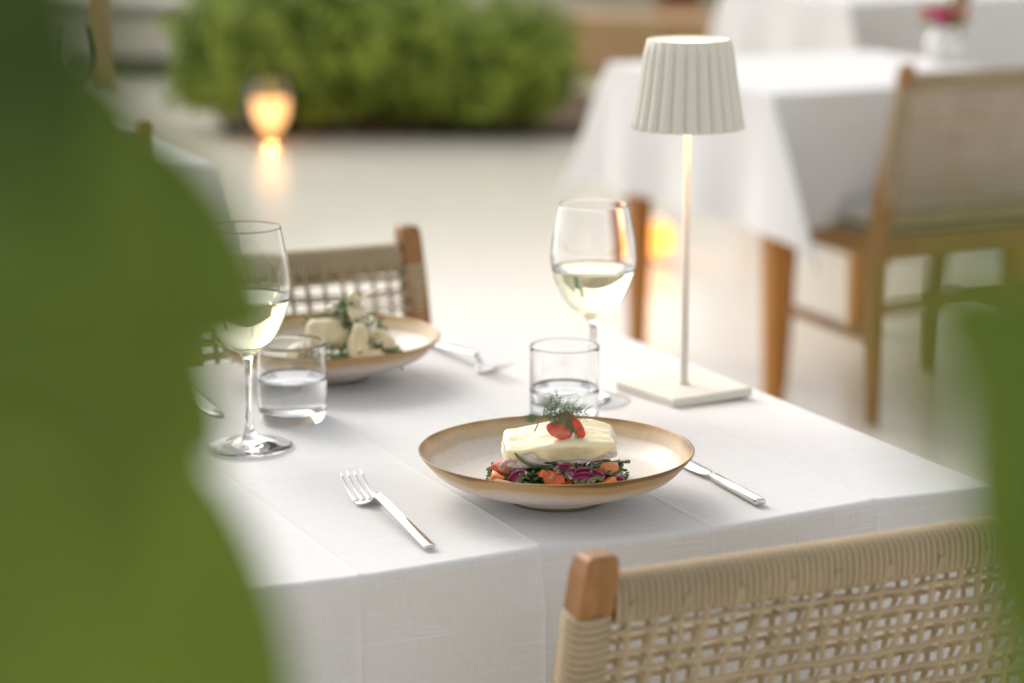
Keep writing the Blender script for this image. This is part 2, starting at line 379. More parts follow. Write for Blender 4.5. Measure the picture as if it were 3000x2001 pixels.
# ------------------------------------------------------------------ chairs
def helix(axis_pts,rad,pitch,rrope,seg=12,flat=(1,1)):
    "one rope wound round an axis from axis_pts[0] to axis_pts[1]"
    a,b=Vector(axis_pts[0]),Vector(axis_pts[1]); L=(b-a).length; t=(b-a)/L
    e1=t.cross(Vector((0,1,0))).normalized() if abs(t.y)<.9 else t.cross(Vector((1,0,0))).normalized(); e2=t.cross(e1)
    n=int(L/pitch*seg); pts=[]
    for i in range(n+1):
        an=2*math.pi*i/seg; jit=1+.03*noise.noise(Vector((i*.21,L,0)))
        ca,sa=math.cos(an),math.sin(an)
        # squarish section
        k=(abs(ca)**3.2+abs(sa)**3.2)**(-1/3.2)
        pts.append(a+t*(L*i/n)+e1*(ca*k*rad*flat[0]*jit)+e2*(sa*k*rad*flat[1]*jit))
    return pts
def make_chair():
    t=thing('rope_chair','x','chair')
    WX=.235
    def ply(z):  # post centre line y(z)
        if z<.43: return -.20
        f=(z-.43)/.41; return -.20-.09*f-.012*math.sin(f*math.pi)*-1
    for sx in(-1,1):
        V=[];F=[];zs=[0,.15,.30,.40,.46,.55,.65,.77,.825,.837,.84]
        for z in zs:
            hw=.012+.006*min(z/.4,1); hd=.014+.006*min(z/.4,1)
            if z>.6: hw,hd=.0142,.0145
            if z>.83: hw-=.0015;hd-=.0015
            if z>.839: hw-=.0025;hd-=.0025
            for a,b in((-1,-1),(1,-1),(1,1),(-1,1)): V.append((sx*WX+a*hw,ply(z)+b*hd,z))
        for k in range(len(zs)-1):
            for i in range(4): F.append((k*4+i,k*4+(i+1)%4,k*4+4+(i+1)%4,k*4+4+i))
        F+=[(3,2,1,0),tuple(len(V)-4+i for i in range(4))]
        o=mk('back_post',V,F,M_TEAK,t,smooth=False); bv=o.modifiers.new('b','BEVEL'); bv.width=.0022; bv.segments=3; bv.limit_method='ANGLE'; bv.angle_limit=R(40)
        # front legs
        V,F=[],[]
        for z,h in((0,.013),(.2,.017),(.42,.020)):
            for a,b in((-1,-1),(1,-1),(1,1),(-1,1)): V.append((sx*.225+a*h,.21+b*h+.02*(1-z/.42),z))
        for k in range(2):
            for i in range(4): F.append((k*4+i,k*4+(i+1)%4,k*4+4+(i+1)%4,k*4+4+i))
        F+=[(3,2,1,0),(8,9,10,11)]
        mk('front_leg',V,F,M_TEAK,t,smooth=False)
        box('side_rail',(.022,.37,.05),(sx*.228,.005,.405),M_TEAK,t,.004)
        box('side_stretcher',(.018,.38,.025),(sx*.228,.005,.20),M_TEAK,t,.004)
    box('back_rail',(.43,.024,.05),(0,-.20,.405),M_TEAK,t,.004)
    box('front_rail',(.41,.024,.05),(0,.205,.405),M_TEAK,t,.004)
    box('back_stretcher',(.44,.02,.03),(0,-.20,.27),M_TEAK,t,.004)
    # woven seat
    bm=box_bm((.43,.385,.02),(0,.002,.435),.006); mkbm('woven_seat',bm,M_ROPE,t)
    zt,zb=.799,.470
    yt,yb=ply(zt),ply(zb)
    tube('top_rail',[(-WX+.014,yt,zt),(WX-.014,yt,zt)],.0125,M_TEAK,t,10)
    tube('lower_rail',[(-WX+.012,yb,zb),(WX-.012,yb,zb)],.009,M_TEAK,t,8)
    for nm,(a,b),rad,pit,fl in (('rail_wrap',((-WX+.017,yt,zt),(WX-.017,yt,zt)),.0160,.0056,(1.10,.85)),
                           ('lower_wrap',((-WX+.017,yb,zb),(WX-.017,yb,zb)),.0115,.006,(1,1))):
        V,F=tube_geo(helix((a,b),rad,pit,.0026,14,fl),.0026,6); mk(nm,V,F,M_ROPE,t)
    for sx in(-1,1):
        V,F=tube_geo(helix(((sx*WX,ply(.475),.475),(sx*WX,ply(.791),.791)),.0152,.0064,.0026,14,(1.0,1.02)),.0031,6)
        o=mk('post_wrap',V,F,M_ROPE,t)
    # two woven layers, front and back of the frame
    rnd=random.Random(7)
    H=[]; nv,nh=19,16
    for layer,off in((0,-.0145),(1,.0135)):
        dv=.0095 if layer else 0
        xs=[-WX+.03+dv+(2*WX-.06)*i/(nv-1)+rnd.uniform(-.0014,.0014) for i in range(nv)]
        zs=[zb+.016+(zt-zb-.040)*i/(nh-1)+rnd.uniform(-.0012,.0012) + (.0005 if layer else 0) for i in range(nh)]
        for i,x in enumerate(xs):
            if abs(x)>WX-.022: continue
            sl=rnd.uniform(-.003,.003); pts=[]; n=nh*3
            for k in range(n+1):
                z=zb+(zt-zb)*k/n; f=k/n
                ov=math.sin((z-zs[0])/(zs[1]-zs[0])*math.pi+ (math.pi/2) + i*math.pi)
                yy=ply(z)+off*(1-.15*0)+ov*.0021
                pts.append((x+sl*(f-.5)*1.3+.0012*math.sin(f*9+i),yy,z))
            V,F=tube_geo(pts,.0025*rnd.uniform(.85,1.15),6); mk('rope_strand',V,F,M_ROPE,t)
        for j,z in enumerate(zs):
            sl=rnd.uniform(-.003,.003); pts=[]; n=nv*3
            for k in range(n+1):
                x=-WX+.012+(2*WX-.024)*k/n; f=k/n
                ov=-math.sin((x-xs[0])/((xs[-1]-xs[0])/(nv-1))*math.pi+math.pi/2+j*math.pi)
                zz=z+sl*(f-.5)+.0014*math.sin(f*11+j*2)
                pts.append((x,ply(zz)+off+ov*.0021,zz))
            V,F=tube_geo(pts,.0025*rnd.uniform(.85,1.15),6); mk('rope_strand',V,F,M_ROPE,t)
    return t
ch=make_chair()
GRP='rope backed teak chairs around the tables'
def place(c,loc,rz,label):
    c.location=loc; c.rotation_euler=(0,0,rz); tag(c,label,'chair',GRP)
place(ch,TL(.064,-.405),ROT,'teak chair with woven beige rope back, tucked in before the fish dish')
def chair(u,v,rz,label): c=copy_tree(ch); place(c,TL(u,v),rz,label); return c
chair(.030,.43,ROT+math.pi+R(0),'rope backed chair across the table, behind the plate of pale vegetables')
chair(2.325,2.532,ROT,'rope backed chair with grey seat cushion at the table behind the lamp')
chair(.024,2.224,ROT,'chair whose wooden post rises left of the veiled tablecloth corner')
# cushion on the chair behind the lamp
b=box_bm((.42,.40,.05),(0,0,0),.02,4); cu=mkbm('seat_cushion',b,M_CUSH,None,True); cu.location=TL(2.325,2.54,.472); cu.rotation_euler=(0,0,ROT)
tag(cu,'light grey seat cushion on the chair behind the lamp','cushion')

# ------------------------------------------------------------------ tableware
PLATE=smooth_prof([(.0425,.0006),(.0450,.0004),(.0472,.003),(.0474,.0090),(.058,.0108),(.080,.0155),(.101,.0235),(.1165,.0345),(.1262,.0458)],5)
PLATE+= [(.1272,.0474),(.1274,.0482),(.1268,.0488),(.1258,.0487)]
PLATE+= smooth_prof([(.1252,.0478),(.1205,.0400),(.1140,.0315),(.105,.0250),(.092,.0208),(.070,.0190),(.03,.0185),(.0008,.0185)],5)
def make_plate(loc,label):
    V,F=lathe_geo(PLATE,96,lambda a,z:1+.004*math.sin(2*a+1)*(z/.045)+.0015*math.sin(5*a))
    V+= [(0,0,.0185),(0,0,.004)]; 
    n=len(PLATE); F+=[((n-1)*96+k,(n-1)*96+(k+1)%96,len(V)-2) for k in range(96)]+[((k+1)%96,k,len(V)-1) for k in range(96)]
    o=mk('plate',V,F,M_PLATE); o.location=loc
    return tag(o,label,'plate','speckled cream plates with brown rims')
TZ=Z0+.0022
P1=Vector((.041,2.165,TZ)); P2=Vector((-.208,2.668,TZ))
make_plate(P1,'wide cream plate with a brown rim holding the sauced fish')
p2=make_plate(P2,'cream plate with a brown rim holding the pale vegetables'); p2.rotation_euler=(0,0,2.1)

WG=[(.0006,.0015),(.025,.0008),(.0405,.0004),(.0418,.0014),(.0405,.0028),(.025,.0046),(.012,.0088),(.0062,.015),(.0042,.026),(.0036,.045),(.0037,.065),(.0046,.085),(.0076,.0945),
    (.0165,.101),(.0280,.113),(.0365,.132),(.0415,.150),(.0425,.165),(.0405,.185),(.0370,.205),(.0345,.2195)]
def wall(P,th): # inner wall of a vessel, offset inward along the profile normal
    out=[]
    for i,p in enumerate(P):
        a=P[max(i-1,0)];b=P[min(i+1,len(P)-1)]; dx,dz=b[0]-a[0],b[1]-a[1]; L=math.hypot(dx,dz) or 1
        out.append((max(p[0]-dz/L*th,.0),p[1]+dx/L*th))
    return out
def make_wineglass(loc,label,level,k=1.0,seg=96,simple_=False,kr=1.0):
    t=thing('wine_glass',label,'wine glass',loc,0,'wine glasses on the tables')
    P=smooth_prof(WG,6); iB=next(i for i,p in enumerate(P) if p[1]>.0985 and p[0]>.008)
    inner=wall(P,.0010)[iB+2:]
    bot=(0.0004,.1005)
    innerP=[bot,(.006,.1012)]+[p for p in inner if p[0]>.0105 and p[1]>.1015]
    rim=[(P[-1][0]-.0001,P[-1][1]+.0005),(P[-1][0]-.0008,P[-1][1]+.0005)]
    prof=P+rim+innerP[::-1]
    prof=[(r*k*(kr if z>.09 else 1),z*k) for r,z in prof]
    V,F=lathe_geo(prof,seg); V.append((0,0,.0015*k)); V.append((0,0,bot[1]*k)); n=len(prof)
    F+=[((j+1)%seg,j,len(V)-2) for j in range(seg)]+[((n-1)*seg+j,(n-1)*seg+(j+1)%seg,len(V)-1) for j in range(seg)]
    mk('glass_body',V,F,M_THIN if simple_ else M_GLASS,t)
    if level:
        lp=[(r+.0003 if r>.001 else r,z-.0002) for r,z in innerP if z<level-.0012]
        i2=[p for p in innerP if p[1]>=level-.0012][0]
        lp+=[(i2[0]+.0003,level),(i2[0]-.0012,level-.0011),(i2[0]-.003,level-.0014),(.0006,level-.0014)]
        lp=[(r*k*kr,z*k) for r,z in lp]
        V,F=lathe_geo(lp,seg); V+=[(0,0,lp[0][1]),(0,0,lp[-1][1])]; n=len(lp)
        F+=[((j+1)%seg,j,len(V)-2) for j in range(seg)]+[((n-1)*seg+j,(n-1)*seg+(j+1)%seg,len(V)-1) for j in range(seg)]
        mk('wine',V,F,M_WINE,t)
    return t
make_wineglass(Vector((-.264,2.355,TZ)),'wine glass of white wine at left, partly veiled by the green leaf',.151,1.02,kr=1.03)
make_wineglass(Vector((.087,2.548,TZ)),'wine glass of white wine between the lamp and the fish dish',.150,.985,kr=1.10)
make_wineglass(Vector((-.862,4.72,TZ)),'wine glass on the far left table, dim behind the leaves',None,1.0,48,True)
def make_tumbler(loc,label,level):
    t=thing('tumbler',label,'tumbler',loc,0,'short water tumblers on the near table')
    o=smooth_prof([(.0006,.0025),(.022,.0008),(.0285,.0006),(.0325,.003),(.0352,.010),(.0362,.022),(.0362,.052),(.0360,.084)],6)
    i=smooth_prof([(.0006,.0125),(.018,.0118),(.028,.0125),(.0330,.017),(.0348,.026),(.0349,.05),(.0349,.0845)],6)
    prof=o+[(.0358,.0850),(.0351,.0850)]+i[::-1]; seg=96
    V,F=lathe_geo(prof,seg); V+=[(0,0,.0025),(0,0,.0125)]; n=len(prof)
    F+=[((j+1)%seg,j,len(V)-2) for j in range(seg)]+[((n-1)*seg+j,(n-1)*seg+(j+1)%seg,len(V)-1) for j in range(seg)]
    mk('glass_body',V,F,M_GLASS,t)
    lp=[(r+.0003 if r>.001 else r,z-.0002) for r,z in i if z<level-.002]+[(.0352,level+.0004),(.0338,level-.0010),(.031,level-.0014),(.0006,level-.0014)]
    V,F=lathe_geo(lp,seg); V+=[(0,0,lp[0][1]),(0,0,lp[-1][1])]; n=len(lp)
    F+=[((j+1)%seg,j,len(V)-2) for j in range(seg)]+[((n-1)*seg+j,(n-1)*seg+(j+1)%seg,len(V)-1) for j in range(seg)]
    mk('water',V,F,M_WATER,t)
    return t
make_tumbler(Vector((-.230,2.462,TZ)),'tumbler half full of water beside the plate of pale vegetables',.048)
make_tumbler(Vector((.0545,2.444,TZ)),'tumbler with little water right behind the fish dish',.041)

def sweep(sections,name,m,parent):
    "sections: (y,z,halfwidth,thickness,dx) rounded rectangle swept along +y"
    V=[];F=[];K=12
    for (y,z,hw,th,dx) in sections:
        h=th/2; c=min(h*.85,hw*.6)
        for k in range(K):
            a=2*math.pi*(k+.5)/K; ca,sa=math.cos(a),math.sin(a)
            px=(hw-c)*(1 if ca>0 else -1)+c*ca; pz=(h-min(c,h*.85))*(1 if sa>0 else -1)+min(c,h*.85)*sa
            V.append((dx+px,y,z+pz))
    n=len(sections)
    for i in range(n-1):
        for k in range(K):
            k2=(k+1)%K; F.append((i*K+k,i*K+k2,(i+1)*K+k2,(i+1)*K+k))
    F.append(tuple(range(K))[::-1]); F.append(tuple((n-1)*K+k for k in range(K)))
    return mk(name,V,F,m,parent)
def make_fork(loc,rz,label):
    t=thing('fork',label,'fork',loc,rz,'forks on the near table')
    L=.134
    S=[(0,.0034,.0046,.002,0),(.0008,.0034,.0054,.0030,0),(.004,.0036,.0056,.0034,0)]
    for i in range(1,13):
        f=i/12; S.append((.004+(L-.004)*f,.0036+.0122*f,.0056-.0012*f,.0034,0))
    S.append((L+.0012,.0160,.0036,.0022,0))
    sweep(S,'handle',M_STEEL,t)
    # neck drops from the raised handle end to the shallow head
    S=[(L-.003,.0150,.0030,.0022,0),(L+.004,.0118,.0029,.0021,0),(L+.010,.0072,.0034,.0020,0),(L+.0145,.0042,.0062,.0019,0),(L+.0175,.0028,.0100,.0018,0),(L+.021,.0020,.0119,.0017,0),(L+.027,.0018,.0121,.0016,0),(L+.030,.0020,.0120,.0015,0)]
    sweep(S,'head',M_STEEL,t)
    for i in range(4):
        x=(i-1.5)*.0068; S=[]
        for k in range(9):
            f=k/8; y=L+.028+.046*f; z=.0019+.0170*f**1.6
            S.append((y,z,.00175*(1-.25*f) if k<8 else .0005,.0016*(1-.3*f),x*(1-.03*f)))
        sweep(S,'tine',M_STEEL,t)
    return t
def make_knife(loc,rz,label,group=True):
    t=thing('table_knife',label,'knife',loc,rz,'table knives')
    L=.098
    S=[(0,.0040,.0046,.004,0),(.001,.0040,.0056,.0058,0),(.006,.0040,.0058,.0064,0),(L*.6,.0042,.0053,.0060,0),(L-.003,.0045,.0048,.0054,0),(L,.0046,.0036,.0040,0)]
    sweep(S,'handle',M_STEEL,t)
    S=[(L-.002,.0046,.0030,.0034,0),(L+.007,.0040,.0036,.0028,0),(L+.014,.0034,.0070,.0020,.001),(L+.03,.0026,.0088,.0016,.0015),(L+.07,.0018,.0096,.0014,.0015),(L+.105,.0014,.0092,.0012,.0010),(L+.120,.0012,.0070,.0011,-.0008),(L+.128,.0012,.0035,.0010,-.0030),(L+.130,.0012,.0012,.0009,-.0045)]
    sweep(S,'blade',M_STEEL,t)
    return t
make_fork(Vector((-.0705,2.002,TZ)),ROT-R(2),'steel fork lying left of the fish dish, tines up')
make_knife(Vector((.229,2.140,TZ)),ROT-R(2.5),'steel knife right of the fish dish, blade under the rim')
make_fork(TL(.156,.396,TZ),ROT+math.pi+R(2),'blurred fork right of the plate of pale vegetables')
make_knife(TL(-.176,.390,TZ),ROT+math.pi-R(2),'knife left of the pale vegetables, only its tip clear of the leaf')

# ------------------------------------------------------------------ table lamp
lamp=thing('table_lamp','cream cordless table lamp with a lit ribbed shade on a slim stem','lamp',(.1885,2.582,TZ),0)
b=box_bm((.108,.108,.0105),(0,0,.0065),.0028,3,Matrix.Rotation(R(33),4,'Z')); o=mkbm('base',b,M_LAMP,lamp); LZ=.0075
V,F=lathe_geo([(.0062,.0115),(.0062,.0135),(.0042,.0145),(.0042,.325),(.0006,.325)],32); mk('stem',V,F,M_LAMP,lamp)
NP=24
def pleat(z): return lambda a,zz: 1
prof_out=[(.0588,.286),(.0592,.2868)]+[(.0592-(.0592-.0452)*f-.0006*math.sin(f*math.pi),.2868+.0925*f) for f in [i/14 for i in range(1,15)]]+[(.0447,.3808),(.0435,.3812)]
prof_in=[(.0400,.3806),(.0396,.3790),(.0396,.374)]
prof_in2=[(.0405+(.0560-.0405)*f,.374-.087*f) for f in [i/8 for i in range(0,9)]]
def rib(a,z):
    f=min(max((.3785-z)/.01,0),1); amp=.048*f
    s=2*abs(math.cos(a*NP/2))**.7-1.2
    return 1+amp*s
V,F=lathe_geo(prof_out,NP*12,rib); n0=len(V); seg=NP*12
V2,F2=lathe_geo(prof_in+prof_in2,seg,lambda a,z:1)
F+= [tuple(i+n0 for i in f) for f in F2]
V+=V2
no=len(prof_out); ni=len(prof_in+prof_in2)
F+=[((no-1)*seg+k,(no-1)*seg+(k+1)%seg,n0+(k+1)%seg,n0+k) for k in range(seg)]
F+=[(n0+(ni-1)*seg+k,n0+(ni-1)*seg+(k+1)%seg,(k+1)%seg,k) for k in range(seg)]
mk('lamp_shade',V,F,M_LAMP,lamp).location.z=LZ
M_GLOWTOP=emit('lit_diffuser',(1.0,.78,.58),2.6)
V,F=lathe_geo([(.0388,.3735),(.0388,.3755),(.02,.3762),(.0005,.3764)],48); F.append(tuple(range(48))[::-1]); mk('diffuser',V,F,M_GLOWTOP,lamp).location.z=LZ
V,F=lathe_geo([(.021,.352),(.023,.356),(.023,.360),(.0005,.362)],32); F.append(tuple(range(32))[::-1]); mk('bulb',V,F,emit('warm_led',(1.0,.60,.42),20),lamp).location.z=LZ

# ------------------------------------------------------------------ the fish dish
PZ=TZ+.0188          # floor of the plate
def rounded_box(n,size,e=.32):
    "subdivided cube pushed to a soft box; returns unit positions and faces"
    bm=bmesh.new(); bmesh.ops.create_cube(bm,size=2); bmesh.ops.subdivide_edges(bm,edges=bm.edges[:],cuts=n,use_grid_fill=True)
    for v in bm.verts:
        p=v.co; k=(abs(p.x)**11+abs(p.y)**11+abs(p.z)**11)**(-1/11); v.co=p*k
    return bm
def fishshape(p):
    # p in [-1,1]^3
    x,y,z=p
    X=.0510*x*(1-.05*z); Y=.0285*y*(1+.10*x); 
    Z=.0104*z*(1-.10*x*x)+.0015*math.sin(x*2.2)
    Z+=.0006*max(0,z)*math.exp(-(x*x)*1.2-(y*y))     # domed top
    tp=max(0,x-.15); Z*=1-.30*tp; Y*=1-.28*tp*tp; Z-=.0020*tp; Z+=.0016*math.sin(x*2.6+.6)*(z>0)*z
    q=Vector((x*1.3,y*1.1,z*.8)); X+=.0026*noise.noise(q+Vector((5,0,0))); Y+=.0034*noise.noise(q*1.2+Vector((0,7,0))); Z+=.0009*noise.noise(q*1.4+Vector((0,0,9)))
    X+= .004*(y)*.5
    return Vector((X,Y,Z))
fish_loc=Vector((.0435,2.155,TZ+.0555)); 
fish_rot=Matrix.Rotation(R(8),4,'Z')@Matrix.Rotation(R(9),4,'X')@Matrix.Rotation(R(-1.5),4,'Y')
fish=thing('fish_fillet','white fish fillet under pale yellow sauce on the samphire salad','fish fillet',fish_loc)
bm=rounded_box(36,1,.34)
for v in bm.verts:
    u=v.co.copy(); p=fishshape(u)
    fl=.0009*math.sin((p.x*1.2+p.z*2.5+noise.noise(p*60)*.006)*520)*(1-abs(u.z))   # flakes
    nn=noise.noise(p*90)*.0012+fl
    v.co=fish_rot@(p+p.normalized()*nn)
M_FISH=simple('fish_flesh',(.66,.60,.55),.32,.5,noise_scale=120,amt=.18,bump=.0006,bscale=400); 
_b=M_FISH.node_tree.nodes['Principled BSDF']; _b.inputs['Subsurface Weight'].default_value=.25; _b.inputs['Subsurface Radius'].default_value=(.006,.004,.003); _b.inputs['Subsurface Scale'].default_value=1
mkbm('flesh',bm,M_FISH,fish,True)
bm=rounded_box(48,1,.34)
for v in bm.verts:
    u=v.co.copy(); p=fishshape(u)
    # sauce covers the top and runs down the sides in uneven tongues
    ang=math.atan2(u.y,u.x)
    edge=-.15+.95*noise.noise(Vector((u.x*1.9+3.1,u.y*1.3,1.7)))+.25*noise.noise(Vector((u.x*6,u.y*6,4)))
    if u.y<0:
        edge=-.50+.25*noise.noise(Vector((u.x*5+3.1,1.3,1.7)))
        edge+= 1.15*math.exp(-((u.x+.58)/.24)**2)         # bare patch at the left of the front
        edge+= .80*math.exp(-((u.x-.93)/.16)**2)         # bare patch at the right end
        edge-= .5*math.exp(-((u.x+.92)/.10)**2)
    s=(u.z-edge)*4; s=max(-1,min(1,s)); 
    thick=-.0012+.0031*(.5+.5*s) + (.0007*max(0,1-abs(s-.5)*2) if s<1 else 0)
    wob=noise.noise(Vector((u.x*2.6,u.y*2.2,u.z)))*.0009+noise.noise(Vector((u.x*7,u.y*5,u.z*2)))*.0004
    nrm=Vector((p.x*.15,p.y*.5,p.z*2.2)) if abs(u.z)>.8 else Vector((u.x*abs(u.x)**2,u.y,u.z*.6))
    nrm.normalize()
    v.co=fish_rot@(p+nrm*(thick+(wob if s>0 else 0)))
M_SAUCE=simple('butter_sauce',(.82,.74,.49),.20,.5,noise_scale=70,amt=.05,bump=.0006,bscale=110)
_b=M_SAUCE.node_tree.nodes['Principled BSDF']; _b.inputs['Subsurface Weight'].default_value=.3; _b.inputs['Subsurface Radius'].default_value=(.006,.005,.002); _b.inputs['Subsurface Scale'].default_value=1
mkbm('sauce',bm,M_SAUCE,fish,True)

def wet(name,col,amt=.2,sc_=120,rough=.25,sss=.15,c2=None):
    m=simple(name,col,rough,.5,noise_scale=sc_,amt=amt,bump=.0005,bscale=sc_*3)
    b=m.node_tree.nodes['Principled BSDF']; b.inputs['Subsurface Weight'].default_value=sss; b.inputs['Subsurface Radius'].default_value=(.006,.002,.001); b.inputs['Subsurface Scale'].default_value=1
    return m
M_SAMP=wet('samphire_green',(.050,.092,.024),.5,90,.18,.05)
M_SAMP2=wet('samphire_pale',(.12,.17,.05),.35,60,.25,.05)
M_TOM=wet('tomato_flesh',(.62,.135,.045),.22,110)
M_TOM2=wet('tomato_orange',(.66,.20,.05),.22,110)
M_RED=wet('strawberry_red',(.74,.085,.040),.35,140,.15)
def onion_mat():
    m,t,b=mat('red_onion'); tc=N(t,'ShaderNodeTexCoord')
    mp=N(t,'ShaderNodeMapping'); mp.inputs['Scale'].default_value=(20,20,400)
    n=N(t,'ShaderNodeTexNoise',Scale=1.0,Detail=3); t.links.new(tc.outputs['UV'],mp.inputs[0])
    mp.inputs['Scale'].default_value=(.35,1.0,1); t.links.new(mp.outputs[0],n.inputs['Vector'])
    cr=N(t,'ShaderNodeValToRGB'); e=cr.color_ramp.elements; e[0].position=.34; e[0].color=(.20,.012,.07,1); e[1].position=.80; e[1].color=(.80,.62,.64,1)
    x=e.new(.55); x.color=(.40,.07,.24,1); x=e.new(.68); x.color=(.50,.20,.36,1)
    ad=N(t,'ShaderNodeMath',operation='MULTIPLY_ADD'); ad.inputs[1].default_value=.35; sx_=N(t,'ShaderNodeSeparateXYZ'); t.links.new(tc.outputs['UV'],sx_.inputs[0]); k2=N(t,'ShaderNodeMath',operation='MULTIPLY'); k2.inputs[1].default_value=.72; t.links.new(sx_.outputs[1],k2.inputs[0]); t.links.new(n.outputs['Fac'],ad.inputs[0]); t.links.new(k2.outputs[0],ad.inputs[2])
    t.links.new(ad.outputs[0],cr.inputs[0]); t.links.new(cr.outputs[0],b.inputs['Base Color']); b.inputs['Roughness'].default_value=.2
    return m
M_ONION=onion_mat()
M_PINK=wet('onion_pale',(.70,.50,.47),.25,200,.25)
rnd=random.Random(11)
# tangle of samphire: many jointed sprigs
V,F=[],[];V2,F2=[],[]
PC=Vector((.042,2.155))
for i in range(380):
    front=i<250
    cx_=PC.x+rnd.uniform(-.055,.057); cy_=PC.y+(rnd.uniform(-.040,-.022) if front else rnd.uniform(-.03,.03))
    rr_=min(1,((cx_-PC.x)/.060)**2); z=PZ+.001+rnd.random()*(.022 if front else .028)*(1-.75*rr_)
    a=rnd.uniform(0,6.28); L=rnd.uniform(.014,.036)
    el=rnd.uniform(-.35,.30); d=Vector((math.cos(a)*1.2,math.sin(a)*.6,el)).normalized(); bend=Vector((rnd.uniform(-1,1),rnd.uniform(-1,1),rnd.uniform(-1,.6)))*.9
    pts=[];p=Vector((cx_,cy_,z)); n=9
    for k in range(n):
        pts.append(p.copy()); d=(d+bend*(.14)).normalized(); p=p+d*(L/n); 
        if p.z<PZ+.0012: p.z=PZ+.0012
        if (Vector((p.x,p.y))-PC).length>.067: p.x+=(PC.x-p.x)*.08; p.y+=(PC.y-p.y)*.08
    r=rnd.uniform(.0011,.0019); rad=[r*(1+.12*math.sin(k*2.3))*(.6 if k==n-1 else 1) for k in range(n)]
    if rnd.random()<.65: tube_geo(pts,rad,7,V,F)
    else: tube_geo(pts,rad,7,V2,F2)
o=mk('samphire',V+V2,F+[tuple(i+len(V) for i in f) for f in F2],M_SAMP); o.data.materials.append(M_SAMP2)
for p in o.data.polygons[len(F):]: p.material_index=1
tag(o,'tangle of dark green samphire stems under the fish fillet','samphire',kind='stuff')

def chunk(name,loc,size,rot,m,seed,label,cat,group,sub=2,sharp=.5):
    "an irregular cut piece: convex hull of a few jittered points, softened"
    r=random.Random(seed); bm=bmesh.new()
    for sx in(-1,1):
        for sy in(-1,1):
            for sz in(-1,1):
                bm.verts.new((sx*size[0]*.58*r.uniform(.35,1.2),sy*size[1]*.6*r.uniform(.6,1.1),sz*size[2]*.62*r.uniform(.25,1.2)))
    bmesh.ops.convex_hull(bm,input=bm.verts[:])
    bmesh.ops.bevel(bm,geom=bm.edges[:],offset=min(size)*.07,segments=2,profile=.5,affect='EDGES')
    bmesh.ops.triangulate(bm,faces=bm.faces[:]); bmesh.ops.subdivide_edges(bm,edges=bm.edges[:],cuts=1)
    for v in bm.verts: v.co+=Vector((noise.noise(v.co*150+Vector((seed,0,0))),noise.noise(v.co*150+Vector((0,seed,0))),noise.noise(v.co*150)))*.0012
    o=mkbm(name,bm,m,None,True); o.location=loc; o.rotation_euler=[R(x) for x in rot]
    return tag(o,label,cat,group)
GT='tomato pieces in the salad under the fish'
YF=PC.y-.041
chunk('tomato_chunk',(.0385,YF-.002,TZ+.0320),(.023,.010,.015),(15,12,8),M_TOM,3,'coral tomato chunk in the front middle of the samphire','tomato',GT)
chunk('tomato_chunk',(.0530,YF-.001,TZ+.0262),(.009,.008,.013),(0,-35,0),M_TOM,9,'slim tomato strip hanging right of the middle chunk','tomato',GT)
chunk('tomato_chunk',(.0820,YF-.004,TZ+.0280),(.030,.007,.0105),(20,-30,6),M_TOM2,5,'long orange tomato strip slanting at the right front','tomato',GT)
chunk('tomato_chunk',(.0905,YF+.014,TZ+.0365),(.020,.012,.013),(0,18,20),M_TOM2,8,'orange tomato chunk by the right end of the fish','tomato',GT)
chunk('tomato_chunk',(-.0155,YF+.006,TZ+.0290),(.012,.010,.016),(10,20,-12),M_TOM2,12,'small orange tomato chunk at the far left of the salad','tomato',GT)
chunk('tomato_chunk',(-.0025,YF-.002,TZ+.0250),(.022,.010,.013),(10,16,0),wet('tomato_pale',(.72,.45,.22),.25,90),15,'pale yellow tomato piece at the lower left of the salad','tomato',GT)
chunk('tomato_chunk',(.0600,YF-.004,TZ+.0235),(.017,.008,.008),(0,0,0),wet('tomato_seeds',(.60,.26,.07),.45,300),19,'seedy tomato pulp low in the middle of the salad','tomato',GT)
chunk('tomato_chunk',(-.010,YF+.020,TZ+.0385),(.014,.012,.010),(0,10,0),M_TOM,22,'red tomato bit under the left end of the fish','tomato',GT)
chunk('tomato_chunk',(.0160,YF-.006,TZ+.0235),(.011,.007,.007),(10,20,0),M_TOM2,41,'tiny orange tomato bit among the samphire at the left front','tomato',GT)
chunk('tomato_chunk',(.0290,YF-.002,TZ+.0385),(.010,.008,.007),(0,20,10),M_TOM,42,'small red tomato bit tucked under the middle of the fish','tomato',GT)
chunk('tomato_chunk',(.0985,YF-.004,TZ+.0255),(.010,.008,.009),(10,0,20),M_TOM2,43,'small tomato bit at the lower right end of the salad','tomato',GT)
